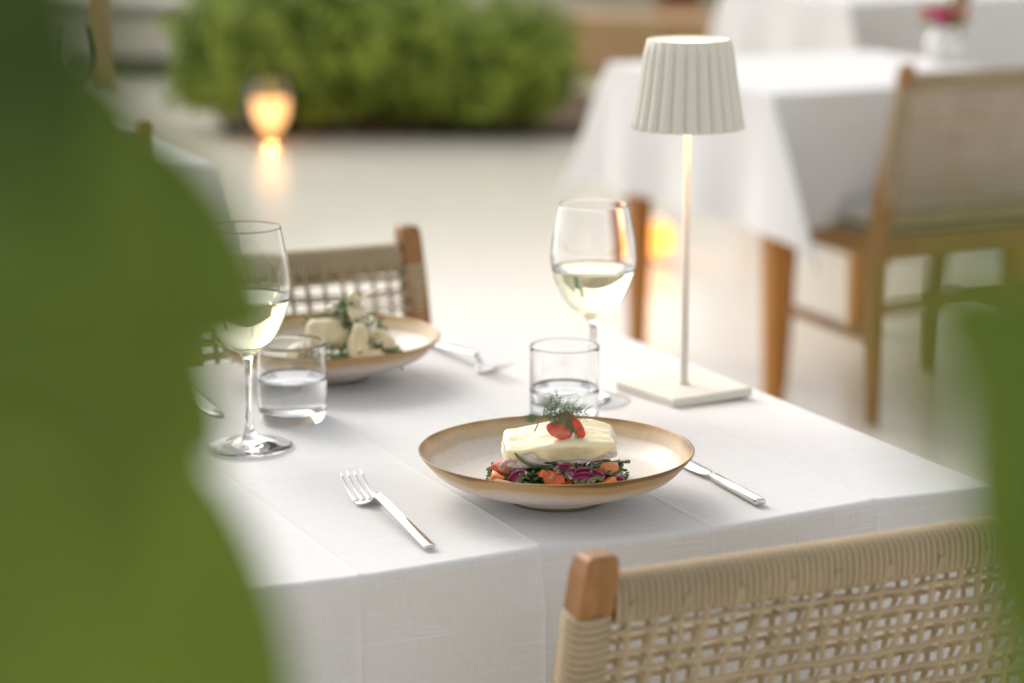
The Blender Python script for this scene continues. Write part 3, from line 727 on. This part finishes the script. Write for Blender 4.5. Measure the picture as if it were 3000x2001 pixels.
def onion(loc,rot,rad,width,th,span,label,m=None,flare=.25):
    "a slice of onion layer: curved band"
    V=[];F=[];UV=[];n=18;K=6
    for i in range(n+1):
        a=-span/2+span*i/n; wdt=width*(1-.55*abs(2*i/n-1)**2.2)
        for j in range(K+1):
            f=j/K-.5
            for s in (0,1):
                rr=rad+(th if s else 0)-abs(f)*flare*width*.6
                V.append((rr*math.sin(a),f*wdt,rr*math.cos(a)-rad)); UV.append((i/n*2,f+ .2*s+.5))
    W=(K+1)*2
    for i in range(n):
        for j in range(K):
            for s in(0,1):
                q=(i*W+j*2+s,i*W+(j+1)*2+s,(i+1)*W+(j+1)*2+s,(i+1)*W+j*2+s); F.append(q if s else q[::-1])
        for j in (0,K):
            q=(i*W+j*2,i*W+j*2+1,(i+1)*W+j*2+1,(i+1)*W+j*2); F.append(q)
    for i in(0,n):
        for j in range(K): F.append((i*W+j*2,i*W+j*2+1,i*W+(j+1)*2+1,i*W+(j+1)*2))
    o=mk('onion_slice',V,F,m or M_ONION,uv=UV); o.location=loc; o.rotation_euler=[R(x) for x in rot]
    return tag(o,label,'onion','red onion slices in the salad under the fish')
onion((.0490,YF-.003,TZ+.0425),(-62,30,10),0.0149,0.0168,.0022,1.3,'thick purple and white onion wedge under the middle of the fish')
onion((.0690,YF-.002,TZ+.0405),(-70,8,0),.0240,.0075,.0024,1.25,'long purple onion arc under the right half of the fish')
onion((.0655,YF-.004,TZ+.0360),(-75,0,0),0.0207,0.0120,.0018,1.0,'violet onion piece below the long purple arc')
onion((.0960,YF+.000,TZ+.0300),(-65,20,0),0.0138,0.0144,.002,1.2,'pink white onion piece at the right end of the salad')
onion((.0735,YF-.007,TZ+.0275),(-80,-10,0),0.0138,0.0072,.002,1.0,'small pink onion bit above the samphire tips')
onion((.0040,YF+.001,TZ+.0350),(-60,-45,-15),0.0161,0.0120,.0018,1.4,'purple edged onion curl under the left corner of the fish')
onion((-.0040,YF+.012,TZ+.0430),(-55,-8,10),0.0149,0.0156,.0022,1.1,'pale pink onion slice poking out left of the fish',M_PINK)
# a few large samphire sprigs lying over the front of the salad
for pts,lab in (([(.008,YF-.006,TZ+.040),(.0075,YF-.007,TZ+.032),(.005,YF-.007,TZ+.024),(.003,YF-.006,TZ+.021)],'upright samphire stem left of the middle tomato chunk'),
                ([(.012,YF-.007,TZ+.022),(.018,YF-.008,TZ+.029),(.028,YF-.008,TZ+.029),(.040,YF-.008,TZ+.025),(.050,YF-.007,TZ+.0225)],'arched samphire stem below the middle tomato chunk'),
                ([(.064,YF-.009,TZ+.022),(.066,YF-.010,TZ+.028),(.070,YF-.010,TZ+.0345),(.076,YF-.008,TZ+.0365),(.082,YF-.006,TZ+.034)],'curling samphire stem over the violet onion'),
                ([(.052,YF-.009,TZ+.0290),(.060,YF-.009,TZ+.0310),(.068,YF-.008,TZ+.0305),(.077,YF-.007,TZ+.0290)],'branched samphire stem right of the middle chunk'),
                ([(.090,YF-.006,TZ+.0235),(.097,YF-.004,TZ+.0255),(.104,YF-.002,TZ+.0250),(.107,YF+.001,TZ+.0245)],'samphire tip sticking out at the right end')):
    P=smooth_prof(pts,5); o=tube('samphire_sprig',P,[.0017*(1+.12*math.sin(k*1.7)) for k in range(len(P))],M_SAMP2 if 'curl' in lab or 'arch' in lab else M_SAMP,None,8)
    tag(o,lab,'samphire','samphire sprigs on the front of the salad')

# red fruit on top of the fish
def lens(loc,rot,size,m,label,bend=.0):
    bm=bmesh.new(); bmesh.ops.create_uvsphere(bm,u_segments=32,v_segments=20,radius=1)
    for v in bm.verts:
        x,y,z=v.co
        X=x*(1-.28*max(0,z)); Z=z; Y=y*(1-.25*x*x)
        p=Vector((X*size[0],Y*size[1],Z*size[2])); p.y+=bend*z*z
        if y<-.2: p.y+= .0010*math.exp(-((x*x+z*z)/.35))     # slight dish in the cut face
        v.co=p+p.normalized()*noise.noise(p*220)*.0004
    o=mkbm('red_fruit_slice',bm,m,None,True); o.location=loc; o.rotation_euler=[R(a) for a in rot]
    return tag(o,label,'fruit slice','red fruit slices on top of the fish')
FT=TZ+.0700
m_,t_,b_=mat('cut_red_fruit'); tc_=N(t_,'ShaderNodeTexCoord'); gr=N(t_,'ShaderNodeTexNoise',Scale=170,Detail=3)
mp_=N(t_,'ShaderNodeMapping'); mp_.inputs['Scale'].default_value=(1,.5,.35); t_.links.new(tc_.outputs['Object'],mp_.inputs[0]); t_.links.new(mp_.outputs[0],gr.inputs['Vector'])
cr_=N(t_,'ShaderNodeValToRGB'); cr_.color_ramp.elements[0].position=.3; cr_.color_ramp.elements[0].color=(.48,.025,.015,1); cr_.color_ramp.elements[1].position=.75; cr_.color_ramp.elements[1].color=(.82,.22,.12,1)
t_.links.new(gr.outputs['Fac'],cr_.inputs[0]); t_.links.new(cr_.outputs[0],b_.inputs['Base Color']); b_.inputs['Roughness'].default_value=.15; b_.inputs['Coat Weight'].default_value=.5
b_.inputs['Subsurface Weight'].default_value=.15; b_.inputs['Subsurface Radius'].default_value=(.005,.001,.001); b_.inputs['Subsurface Scale'].default_value=1
M_CUT=m_
lens((.0435,2.137,FT+.0045),(-34,18,0),(.0128,.0056,.0098),M_CUT,'broad glossy red slice at the front of the garnish')
lens((.0575,2.139,FT+.0080),(-14,-40,-12),(.0056,.0050,.0145),M_RED,'narrow red slice leaning at the right of the garnish')
lens((.0465,2.150,FT+.0100),(0,30,0),(.0080,.0045,.0080),M_RED,'red slice at the back of the garnish, under the dill')
# dill sprig
V,F=[],[]; rd=random.Random(4)
def dill_branch(p,d,L,depth):
    n=7; pts=[p.copy()]; dd=d.copy(); q=p.copy(); curve=Vector((rd.uniform(-.25,.25),rd.uniform(-.2,.2),rd.uniform(-.28,.05)))
    for k in range(n):
        dd=(dd+curve*.16).normalized(); q=q+dd*(L/n); pts.append(q.copy())
    r={0:.00045,1:.00028,2:.00018}[depth]
    tube_geo(pts,[r*(1-.5*k/n) for k in range(n+1)],5,V,F)
    if depth<2:
        m=(9,6)[depth]
        for j in range(m):
            f=(.25+.75*j/(m-1)) if depth==0 else (.15+.85*j/(m-1)); b=pts[min(int(f*n),n)]
            for s in(-1,1):
                side=dd.cross(Vector((0,-.9,.4)).normalized()).normalized()*s
                nd=(dd*.9+side*rd.uniform(.5,1.1)+Vector((0,rd.uniform(-.5,.5),rd.uniform(-.1,.35)))).normalized()
                dill_branch(b,nd,L*rd.uniform(.32,.50)*(1.1-.35*f),depth+1)
base=Vector((.0205,2.133,FT+.0030))
main=[(base,Vector((.36,.15,.75)).normalized(),.012)]
tube_geo([base,base+Vector((.0028,.001,.0058)),base+Vector((.0060,.0028,.0110))],[.0006,.0006,.0005],6,V,F)
fork_=base+Vector((.0060,.0028,.0110))
dill_branch(fork_,Vector((.9,.10,.42)).normalized(),.030,0)
dill_branch(fork_,Vector((.55,.20,.75)).normalized(),.023,0)
dill_branch(fork_,Vector((-.45,0,.10)).normalized(),.012,0)
dill_branch(fork_+Vector((.012,.001,.004)),Vector((.95,-.05,.10)).normalized(),.027,0)
dill_branch(fork_+Vector((.020,.000,.000)),Vector((.75,-.15,-.45)).normalized(),.020,0)
dill_branch(fork_+Vector((.004,.000,.002)),Vector((.8,-.25,.05)).normalized(),.018,0)
M_DILL=simple('dill_green',(.13,.23,.10),.45,.4,noise_scale=60,amt=.3)
o=mk('dill_sprig',V,F,M_DILL); tag(o,'feathery sprig of dill on top of the fish garnish','dill')

# ------------------------------------------------------------------ the vegetable dish on the far plate
M_POT=wet('pale_vegetable',(.70,.62,.40),.12,60,.3,.2)
M_ASP=wet('dark_herb',(.09,.16,.04),.4,80,.35,.05)
M_PALE=wet('pale_shaving',(.80,.76,.62),.08,60,.3,.2)
GV='pale vegetable pieces on the far plate'
def blob(name,loc,size,rot,m,seed,label,cat,group):
    bm=bmesh.new(); bmesh.ops.create_icosphere(bm,subdivisions=4,radius=1)
    for v in bm.verts:
        p=v.co*(1+.12*noise.noise(v.co*1.6+Vector((seed,0,0))))
        v.co=Vector((p.x*size[0],p.y*size[1],p.z*size[2]))
    o=mkbm(name,bm,m,None,True); o.location=loc; o.rotation_euler=[R(x) for x in rot]; return tag(o,label,cat,group)
Q=P2+Vector((.035,-.02,.0188))
blob('vegetable_piece',Q+Vector((-.030,-.010,.036)),(.030,.017,.017),(0,18,10),M_POT,1,'rounded pale piece at the left of the mound','vegetable',GV)
blob('vegetable_piece',Q+Vector((.002,-.030,.024)),(.0120,.011,.032),(8,8,0),M_POT,2,'upright pale spear in front of the mound','vegetable',GV)
blob('vegetable_piece',Q+Vector((.018,-.026,.014)),(.019,.013,.011),(0,14,10),M_POT,3,'small pale piece lying right of the upright spear','vegetable',GV)
blob('vegetable_piece',Q+Vector((.014,-.012,.038)),(.0095,.009,.038),(10,-36,0),M_POT,4,'long pale spear leaning down to the right','vegetable',GV)
blob('vegetable_piece',Q+Vector((.002,.004,.052)),(.0095,.010,.032),(0,-16,0),M_POT,5,'pale spear at the peak of the mound','vegetable',GV)
blob('vegetable_piece',Q+Vector((-.060,-.020,.016)),(.020,.015,.012),(0,0,0),M_POT,6,'pale piece seen through the water tumbler','vegetable',GV)
blob('vegetable_piece',Q+Vector((.030,-.012,.026)),(.012,.010,.020),(0,-40,0),M_POT,7,'short pale spear at the right slope','vegetable',GV)
chunk('tomato_chunk',Q+Vector((.034,-.022,.008)),(.020,.012,.012),(0,0,0),M_TOM,31,'tomato bit at the right foot of the vegetable mound','tomato','tomato bits on the far plate')
chunk('tomato_chunk',Q+Vector((-.048,-.040,.009)),(.024,.012,.010),(0,0,0),M_TOM,32,'tomato bit seen through the water tumbler','tomato','tomato bits on the far plate')
rs=random.Random(21)
for (dx,dz,lab) in ((-.030,.026,'pale shaving low on the left slope of the vegetable mound'),(.004,.022,'pale shaving at the middle foot of the vegetable mound'),(.034,.022,'pale shaving low on the right slope of the vegetable mound'),
    (-.020,.046,'pale shaving halfway up the left slope of the vegetable mound'),(.006,.044,'pale shaving in the centre of the vegetable mound'),(.024,.042,'pale shaving halfway up the right slope of the vegetable mound'),
    (-.008,.064,'pale shaving just left below the peak of the vegetable mound'),(.014,.060,'pale shaving just right below the peak of the vegetable mound'),(.003,.074,'topmost pale shaving at the peak of the vegetable mound')):
    p=Q+Vector((dx,-.026+dz*.35,dz-.004)); d=Vector((rs.uniform(-.8,.8),rs.uniform(-.5,.2),rs.uniform(-.2,1.1))).normalized(); b=Vector((rs.uniform(-1,1),rs.uniform(-1,1),-.8)); pts=[]
    for k in range(7): pts.append(p.copy()); d=(d+b*.13).normalized(); p=p+d*.0045
    o=tube('vegetable_shaving',pts,[.0035,.0056,.0066,.0068,.0062,.0050,.0030],M_PALE,None,8,.28); tag(o,lab,'vegetable','pale shavings on the far plate')
V,F=[],[]; rh=random.Random(9)
def herb(c,n,s,r0=.0012,L=.014):
    for i in range(n):
        p=Vector(c)+Vector((rh.uniform(-s[0],s[0]),rh.uniform(-s[1],s[1]),rh.uniform(-s[2],s[2])))
        d=Vector((rh.uniform(-1,1),rh.uniform(-1,1),rh.uniform(-.6,1))).normalized(); b=Vector((rh.uniform(-1,1),rh.uniform(-1,1),rh.uniform(-1,1)))*.3
        pts=[p]
        for k in range(5): d=(d+b*.3).normalized(); p=p+d*(L/5); pts.append(p)
        tube_geo(pts,r0,5,V,F)
herb(Q+Vector((.030,-.012,.012)),70,(.014,.010,.008)); herb(Q+Vector((-.012,.0,.052)),60,(.008,.01,.022)); herb(Q+Vector((-.035,.004,.050)),30,(.020,.008,.006))
herb(Q+Vector((.008,-.02,.045)),26,(.006,.006,.016),.001); herb(Q+Vector((-.030,-.026,.014)),80,(.030,.012,.008)); herb(Q+Vector((.010,-.015,.018)),60,(.025,.015,.012)); herb(Q+Vector((.012,.0,.035)),40,(.018,.012,.012))
o=mk('herb_salad',V,F,M_ASP); tag(o,'dark green herbs strewn over the pale vegetables on the far plate','herbs',kind='stuff')

# ------------------------------------------------------------------ floor candles
M_FLAME=emit('candle_glow',(1.0,.66,.32),5)
M_BOWL=emit('glowing_frosted_glass',(1.0,.50,.18),1.7)
M_GLOBE=emit('glowing_amber_glass',(1.0,.33,.07),2.2)
M_WAX=simple('warm_wax',(.85,.55,.25),.5)
def candle_lamp(t,z,pw):
    ld=bpy.data.lights.new('candle_light','POINT'); ld.energy=pw; ld.color=(1.0,.38,.11); ld.shadow_soft_size=.02 if z<.1 else .07
    lo=bpy.data.objects.new('candle_light',ld); COL.objects.link(lo); lo.parent=t; lo.location=(0,0,z)
t=thing('candle_lantern','large glass lantern with a lit candle before the hedge','candle lantern',(-1.035,10.33,0))
V,F=lathe_geo([(.066,.002),(.070,.006),(.074,.02),(.098,.10),(.108,.165),(.104,.185),(.088,.21),(.080,.235),(.082,.255),(.079,.255),(.077,.235),(.084,.21),(.100,.185),(.104,.165),(.094,.10),(.070,.024),(.0006,.012)],48); F.append(tuple(range(48))[::-1]); mk('glass_vase',V,F,M_THIN,t).scale=(1.12,1.12,1.15)
V,F=lathe_geo([(.0006,.024),(.050,.024),(.064,.04),(.088,.10),(.0965,.165),(.094,.185),(.0915,.185),(.094,.165),(.085,.10),(.060,.044),(.0006,.030)],48); o=mk('frosted_cup',V,F,M_BOWL,t); o.location.z=.034; o.scale=(1.10,1.10,.80)
V,F=lathe_geo([(.0006,.036),(.036,.036),(.037,.085),(.030,.09),(.0006,.088)],28); mk('wax_candle',V,F,M_WAX,t)
V,F=lathe_geo([(.0006,.092),(.014,.100),(.026,.120),(.024,.140),(.012,.165),(.0006,.185)],20); mk('flame',V,F,M_FLAME,t).scale=(1,1,.95)
candle_lamp(t,.028,3.2)
t=thing('candle_globe','small round amber candle glowing on the floor beyond the near wine glass','candle lantern',(.460,7.50,0))
V,F=lathe_geo([(.0006,.002),(.026,.002),(.030,.010),(.026,.016),(.0006,.016)],28); mk('foot',V,F,M_THIN,t)
V,F=lathe_geo([(.0006,.016)]+[(.056*math.sin(a_),.072-.056*math.cos(a_)) for a_ in [math.pi*(i/16) for i in range(1,15)]],32); mk('globe',V,F,M_GLOBE,t)
V,F=lathe_geo([(.018,.124),(.020,.130),(.018,.136),(.016,.130),(.018,.124)],24); mk('neck_ring',V,F,M_STEEL,t)
candle_lamp(t,.20,.45)

# ------------------------------------------------------------------ shrubs
def shrub(name,lobes,n,leaf,label,seed,group='clipped shrubs in the bed'):
    t=thing(name,label,'shrub',(lobes[0][0],lobes[0][1],0),0,group); r=random.Random(seed); org=Vector((lobes[0][0],lobes[0][1],0))
    V=[];F=[]
    tot=sum(l[3]*l[5] for l in lobes)
    for (x,y,z,rx,ry,rz) in lobes:
        for i in range(int(n*rx*rz/tot)):
            d=Vector((r.gauss(0,1),r.gauss(0,1),r.gauss(0,1))).normalized()
            k=(.45+.55*r.random()**.45)*(1+.30*noise.noise(d*2.3+Vector((x*3,y,seed)))+.20*noise.noise(d*5.5+Vector((seed,0,0))))
            p=Vector((x+d.x*rx*k,y+d.y*ry*k,z+d.z*rz*k))-org
            if p.z<.05: continue
            nrm=(d+Vector((r.uniform(-1,1),r.uniform(-1,1),r.uniform(-.4,1)))*.8).normalized()
            a=nrm.cross(Vector((r.uniform(-1,1),r.uniform(-1,1),r.uniform(-1,1)))).normalized(); b=nrm.cross(a)
            s=leaf*r.uniform(.5,1.4); i0=len(V)
            V+=[p-a*s,p-b*s*.38+nrm*s*.08,p+a*s,p+b*s*.38+nrm*s*.08]; F.append((i0,i0+1,i0+2,i0+3))
    f=mk('foliage',V,F,M_BUSH,t,smooth=False)
    V,F=[],[]
    for (x,y,z,rx,ry,rz) in lobes:
        for i in range(14):
            a=Vector((x+r.uniform(-.5,.5)*rx,y+r.uniform(-.4,.4)*ry,0))-org; b_=Vector((x+r.uniform(-.8,.8)*rx,y+r.uniform(-.7,.7)*ry,z+rz*r.uniform(.2,.7)))-org
            m_=(a+b_)/2+Vector((r.uniform(-.05,.05),r.uniform(-.05,.05),0)); tube_geo([a,m_,b_],[.012,.008,.003],5,V,F)
    mk('branches',V,F,M_TWIG,t)
    return t
shrub('shrub',[(-1.06,10.85,.33,.50,.42,.39),(-.60,10.9,.36,.44,.42,.33)],17000,.030,'rounded green shrub behind the lit lantern',1)
shrub('shrub',[(-.10,10.8,.29,.42,.40,.30),(-.40,10.95,.28,.40,.38,.27)],14000,.030,'green shrub with brown twigs, right of the lantern',2)
bed=mk('planting_bed',[(-1.3,10.6,.006),(.32,10.5,.006),(.42,12.3,.006),(-1.2,12.3,.006)],[(0,1,2,3)],M_SOIL,smooth=False); tag(bed,kind='structure')

# ------------------------------------------------------------------ far background
wl=thing('boundary_wall','pale cream rendered wall at the back of the terrace','wall',(0,16.5,0))
box('wall_face',(14,.25,1.9),(0,0,.95),M_RENDER,wl,.01); box('coping',(14.1,.33,.06),(0,0,1.932),M_WHITE,wl,.01)
pl=thing('planter_box','long white rendered planter at the back left with a dark recessed base','planter',(-2.05,13.3,0))
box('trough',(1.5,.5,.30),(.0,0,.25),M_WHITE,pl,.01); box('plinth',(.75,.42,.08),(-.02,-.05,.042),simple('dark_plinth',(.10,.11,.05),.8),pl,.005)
box('shadow_strip',(1.0,.06,.035),(-.05,-.28,.345),simple('painted_shadow_gap',(.12,.12,.08),.8),pl,.005)  # dark strip standing in for the shadow of a recessed gap
pp=thing('pergola_post','slim brown wooden post at the back left','post',(-2.10,12.2,0)); box('shaft',(.10,.10,2.5),(0,0,1.25),M_TEAKP,pp,.006); box('foot_plate',(.14,.14,.012),(0,0,.007),M_STEEL,pp,.002)
# bench of planks
bn=thing('wooden_bench','low tan wooden bench behind the lamp','bench',(.98,13.2,0),R(-6))
for k in range(4): box('seat_plank',(1.35,.10,.03),(0,-.17+.115*k,.30),M_TEAKP,bn,.004)
for k in range(3): box('front_plank',(1.30,.025,.085),(0,-.21,.05+.09*k),M_TEAKP,bn,.004)
for sx in(-1,1): box('leg',(.06,.36,.28),(sx*.60,.0,.142),M_TEAKP,bn,.004)
cloth('tablecloth',.42,.30,[], 'far white tablecloth beyond the table behind the lamp',(1.36,8.9,Z0+.0015),ROT,fine=.03,seed=9)
make_table((1.36,8.9,0),ROT,'table beyond the one behind the lamp, under a white cloth')
c4=copy_tree(ch); place(c4,(1.20,8.02,0),R(75),'rope backed chair standing by the far white cloth')
c5=copy_tree(ch); place(c5,(1.72,10.6,0),ROT+R(170),'distant rope backed chair near the back wall')
dr=thing('teal_door','teal painted panelled door at the back right','door',(3.14,13.9,0))
box('door_panel',(.86,.045,2.1),(0,0,1.06),M_TEAL,dr,.004)
for k in range(3): box('raised_panel',(.62,.012,.5),(0,-.028,.40+.64*k),M_TEAL,dr,.004)
for sx in(-1,1): box('door_jamb',(.07,.09,2.2),(sx*.47,0,1.10),M_WHITE,dr,.004)
V,F=lathe_geo([(.0005,0),(.016,.002),(.020,.018),(.012,.03),(.0005,.032)],16); k_=mk('door_knob',V,F,M_STEEL,dr); k_.location=(-.34,-.025,1.0); k_.rotation_euler=(R(90),0,0)
hw=thing('house_wall','pale house wall beside the teal door','wall',(2.45,14.15,0)); box('wall_face',(.66,.25,2.6),(.0,0,1.3),M_WHITE,hw,.01); box('plinth',(.70,.29,.12),(.0,0,.062),M_RENDER,hw,.005)
box('wall_face',(3.0,.25,2.6),(2.85,0,1.3),M_WHITE,hw,.01)
def pot_plant(loc,h,label,seed):
    t=thing('potted_plant',label,'potted plant',loc,0,'potted plants along the back'); r=random.Random(seed)
    V,F=lathe_geo([(.0005,.002),(.10,.002),(.12,.06),(.15,.22),(.165,.235),(.165,.26),(.15,.262),(.14,.22),(.0005,.215)],28); mk('pot',V,F,simple('terracotta',(.42,.20,.10),.85,noise_scale=10),t)
    V,F=[],[]
    for i in range(700):
        d=Vector((r.gauss(0,1),r.gauss(0,1),r.gauss(0,1))).normalized(); p=Vector((d.x*.22,d.y*.22,.26+h/2+d.z*h/2))*1.0; p=Vector((p.x*(.5+.5*r.random()),p.y*(.5+.5*r.random()),p.z))
        nrm=(d+Vector((r.uniform(-1,1),r.uniform(-1,1),r.uniform(-1,1)))).normalized(); a=nrm.cross(Vector((r.random(),r.random(),1))).normalized(); b_=nrm.cross(a); s=r.uniform(.02,.045); i0=len(V)
        V+=[p-a*s,p-b_*s*.45,p+a*s,p+b_*s*.45]; F.append((i0,i0+1,i0+2,i0+3))
    mk('foliage',V,F,leaf_mat('dark_pot_leaf',(.02,.04,.01),(.05,.08,.02),.5,.2,5),t,smooth=False)
    V,F=[],[]
    for i in range(6): tube_geo([(0,0,.2),(r.uniform(-.05,.05),r.uniform(-.05,.05),.3),(r.uniform(-.15,.15),r.uniform(-.15,.15),.25+h*.6)],[.008,.006,.003],5,V,F)
    mk('stems',V,F,M_TWIG,t); return t
pot_plant((1.05,15.3,0),.5,'dark potted plant behind the bench',1)
pot_plant((1.75,15.6,0),.5,'dark potted plant left of the far chair',2)
pot_plant((1.62,6.95,0),.22,'low dark potted plant behind the legs of the cushioned chair',5)
pot_plant((2.05,13.2,0),.35,'small dark potted plant before the house wall',3)
# flowers in a white vase on the table behind the lamp
fv=thing('flower_vase','white vase of pink and red flowers on the table behind the lamp','vase of flowers',TL(2.715,3.0,TZ))
V,F=lathe_geo(smooth_prof([(.0005,.002),(.032,.002),(.042,.02),(.046,.045),(.040,.065),(.030,.078),(.034,.088)],4)+[(.031,.088),(.027,.078),(.036,.065),(.0005,.02)],32); mk('vase',V,F,simple('white_ceramic',(.78,.76,.72),.3),fv)
M_PET=[simple('pink_petal',(.85,.12,.42),.6),simple('red_petal',(.65,.05,.05),.6),simple('blush_petal',(.80,.45,.45),.6)]
rf=random.Random(2)
for i in range(11):
    c=Vector((rf.uniform(-.05,.05),rf.uniform(-.04,.04),.112+rf.uniform(-.020,.020))); V,F=[],[]
    for k in range(14):
        a=k*2.4; r_=.006+.0012*k; e=.3+k*.07
        d=Vector((math.cos(a)*math.sin(e),math.sin(a)*math.sin(e),math.cos(e))); s=Vector((-math.sin(a),math.cos(a),0)); i0=len(V); L=.014+.0011*k
        V+=[c+d*.003-s*.003,c+d*L-s*.011,c+d*(L+.006),c+d*L+s*.011,c+d*.003+s*.003]; F.append((i0,i0+1,i0+2,i0+3,i0+4))
    mk('flower_head',V,F,M_PET[(0,1,0,2)[i%4]],fv); tube('flower_stem',[(0,0,.03),(c.x*.5,c.y*.5,.10),tuple(c)],.0015,M_STEM,fv,5)
V,F=[],[]
for i in range(60):
    d=Vector((rf.gauss(0,1),rf.gauss(0,1),rf.uniform(.2,1))).normalized(); p=Vector((0,0,.092))+d*rf.uniform(.03,.065); a=d.cross(Vector((rf.random(),1,rf.random()))).normalized(); b_=d
    s=.014; i0=len(V); V+=[p-b_*s,p-a*s*.4,p+b_*s,p+a*s*.4]; F.append((i0,i0+1,i0+2,i0+3))
mk('leaves',V,F,M_LEAF,fv,smooth=False)

# ------------------------------------------------------------------ broad-leaved plants close to the camera
def leaf(parent,org,base,tip,face,width,curl=.12,fold=.10,m=None,stem_from=None):
    base=Vector(base);tip=Vector(tip); ax=tip-base; L=ax.length; ax/=L
    nrm=Vector(face); nrm=(nrm-ax*nrm.dot(ax)).normalized(); sd_=ax.cross(nrm)
    nl,nw=22,12; V=[];F=[]
    for i in range(nl+1):
        t=i/nl; wd=width*.5*(math.sin(math.pi*min(1,(t*.97+.03))**.85)**.72)
        for j in range(nw+1):
            s=j/nw*2-1
            ve=.0016*math.cos((abs(s)*6-t*16)*2)*(1-abs(s)*.5)*abs(s)     # side veins
            z=-curl*L*(4*(t-.5)**2)*.5+fold*width*abs(s)**1.3*-.5+ve*.35+.003*math.exp(-(s/.06)**2)*-1
            V.append(base+ax*(L*t)+sd_*(wd*s)+nrm*z)
    for i in range(nl):
        for j in range(nw): a=i*(nw+1)+j; F.append((a,a+1,a+nw+2,a+nw+1))
    V=[v-org for v in V]
    o=mk('leaf',V,F,m or M_LEAF,parent)
    md=o.modifiers.new('thickness','SOLIDIFY'); md.thickness=.0005
    if stem_from is not None:
        tube_geo
        P=[Vector(stem_from)-org,(Vector(stem_from)+base)/2-org+Vector((0,0,.01)),base-org+ax*.004]
        tube('leaf_stalk',P,.0022,M_STEM,parent,6)
    return o
def ray(px,py,Y):
    "world point at forward distance Y for a spot of the plant's outline"
    a=(px-1175.5)/5550; b=(784-py)/5550; c,s=math.cos(R(PITCH)),math.sin(R(PITCH))
    d=Vector((a,c+b*s,-s+b*c)); return Vector((0,0,CAM_H))+d*(Y/d.y)
pa=Vector((-.30,.72,0))
plant=thing('broad_leaf_plant','tall broad leaved green plant filling the left edge, out of focus','plant',pa)
sp=[pa+Vector(v) for v in ((0,0,0),(.01,.01,.4),(-.015,0,.75),(.01,0,1.0),(.05,.0,1.2),(.07,-.02,1.36))]
P=smooth_prof([tuple(v-pa) for v in sp],6); tube('stem',P,[.009-.005*i/len(P) for i in range(len(P))],M_STEM,plant,8)
CF=Vector((.1,-1,.35))
LEAVES=[ # base px, tip px, Y base, Y tip, width m
 ((-120,330),(655,745),.62,.63,.066),
 ((-150,600),(545,1040),.62,.64,.066),
 ((-250,250),(340,760),.58,.58,.085),
 ((-180,820),(690,1890),.62,.64,.085),
 ((-260,1000),(220,1700),.56,.56,.09),
 ((-420,-200),(250,460),.33,.31,.048),
 ((-230,-420),(-60,900),.33,.32,.036),
 ((-200,600),(180,1500),.58,.58,.09),
 ((-260,560),(590,720),.25,.25,.024),
 ((-260,1150),(470,1400),.26,.26,.021),
]
for i,(b_,t_,y0,y1,wd) in enumerate(LEAVES):
    zc=ray(b_[0],b_[1],y0).z
    s_=min(sp,key=lambda v:abs(v.z-zc+.05))
    leaf(plant,pa,ray(b_[0],b_[1],y0),ray(t_[0],t_[1],y1),CF+Vector((.2*math.sin(i*2.1),0,.2*math.cos(i*1.7))),wd,stem_from=s_,m=M_LEAFD if i in (5,6) else None)
pb=Vector((.26,.56,0))
plant2=thing('broad_leaf_plant','green plant with soft blurred leaves in the lower right corner','plant',pb)
sp=[pb+Vector(v) for v in ((0,0,0),(-.01,.01,.4),(.015,0,.75),(.0,0,.95),(-.02,.0,1.05),(-.03,.02,1.2))]
P=smooth_prof([tuple(v-pb) for v in sp],6); tube('stem',P,[.009-.005*i/len(P) for i in range(len(P))],M_STEM,plant2,8)
LEAVES2=[((2760,1750),(2255,930),.62,.62,.056),((2770,1300),(2390,1850),.57,.57,.066),((2950,1230),(2050,590),.30,.30,.042),((2650,1900),(2325,1330),.50,.50,.036),((2850,860),(2170,960),.31,.31,.036)]
for i,(b_,t_,y0,y1,wd) in enumerate(LEAVES2):
    zc=ray(b_[0],b_[1],y0).z; s_=min(sp,key=lambda v:abs(v.z-zc+.05))
    leaf(plant2,pb,ray(b_[0],b_[1],y0),ray(t_[0],t_[1],y1),CF+Vector((-.3,0,.1*i)),wd,stem_from=s_)
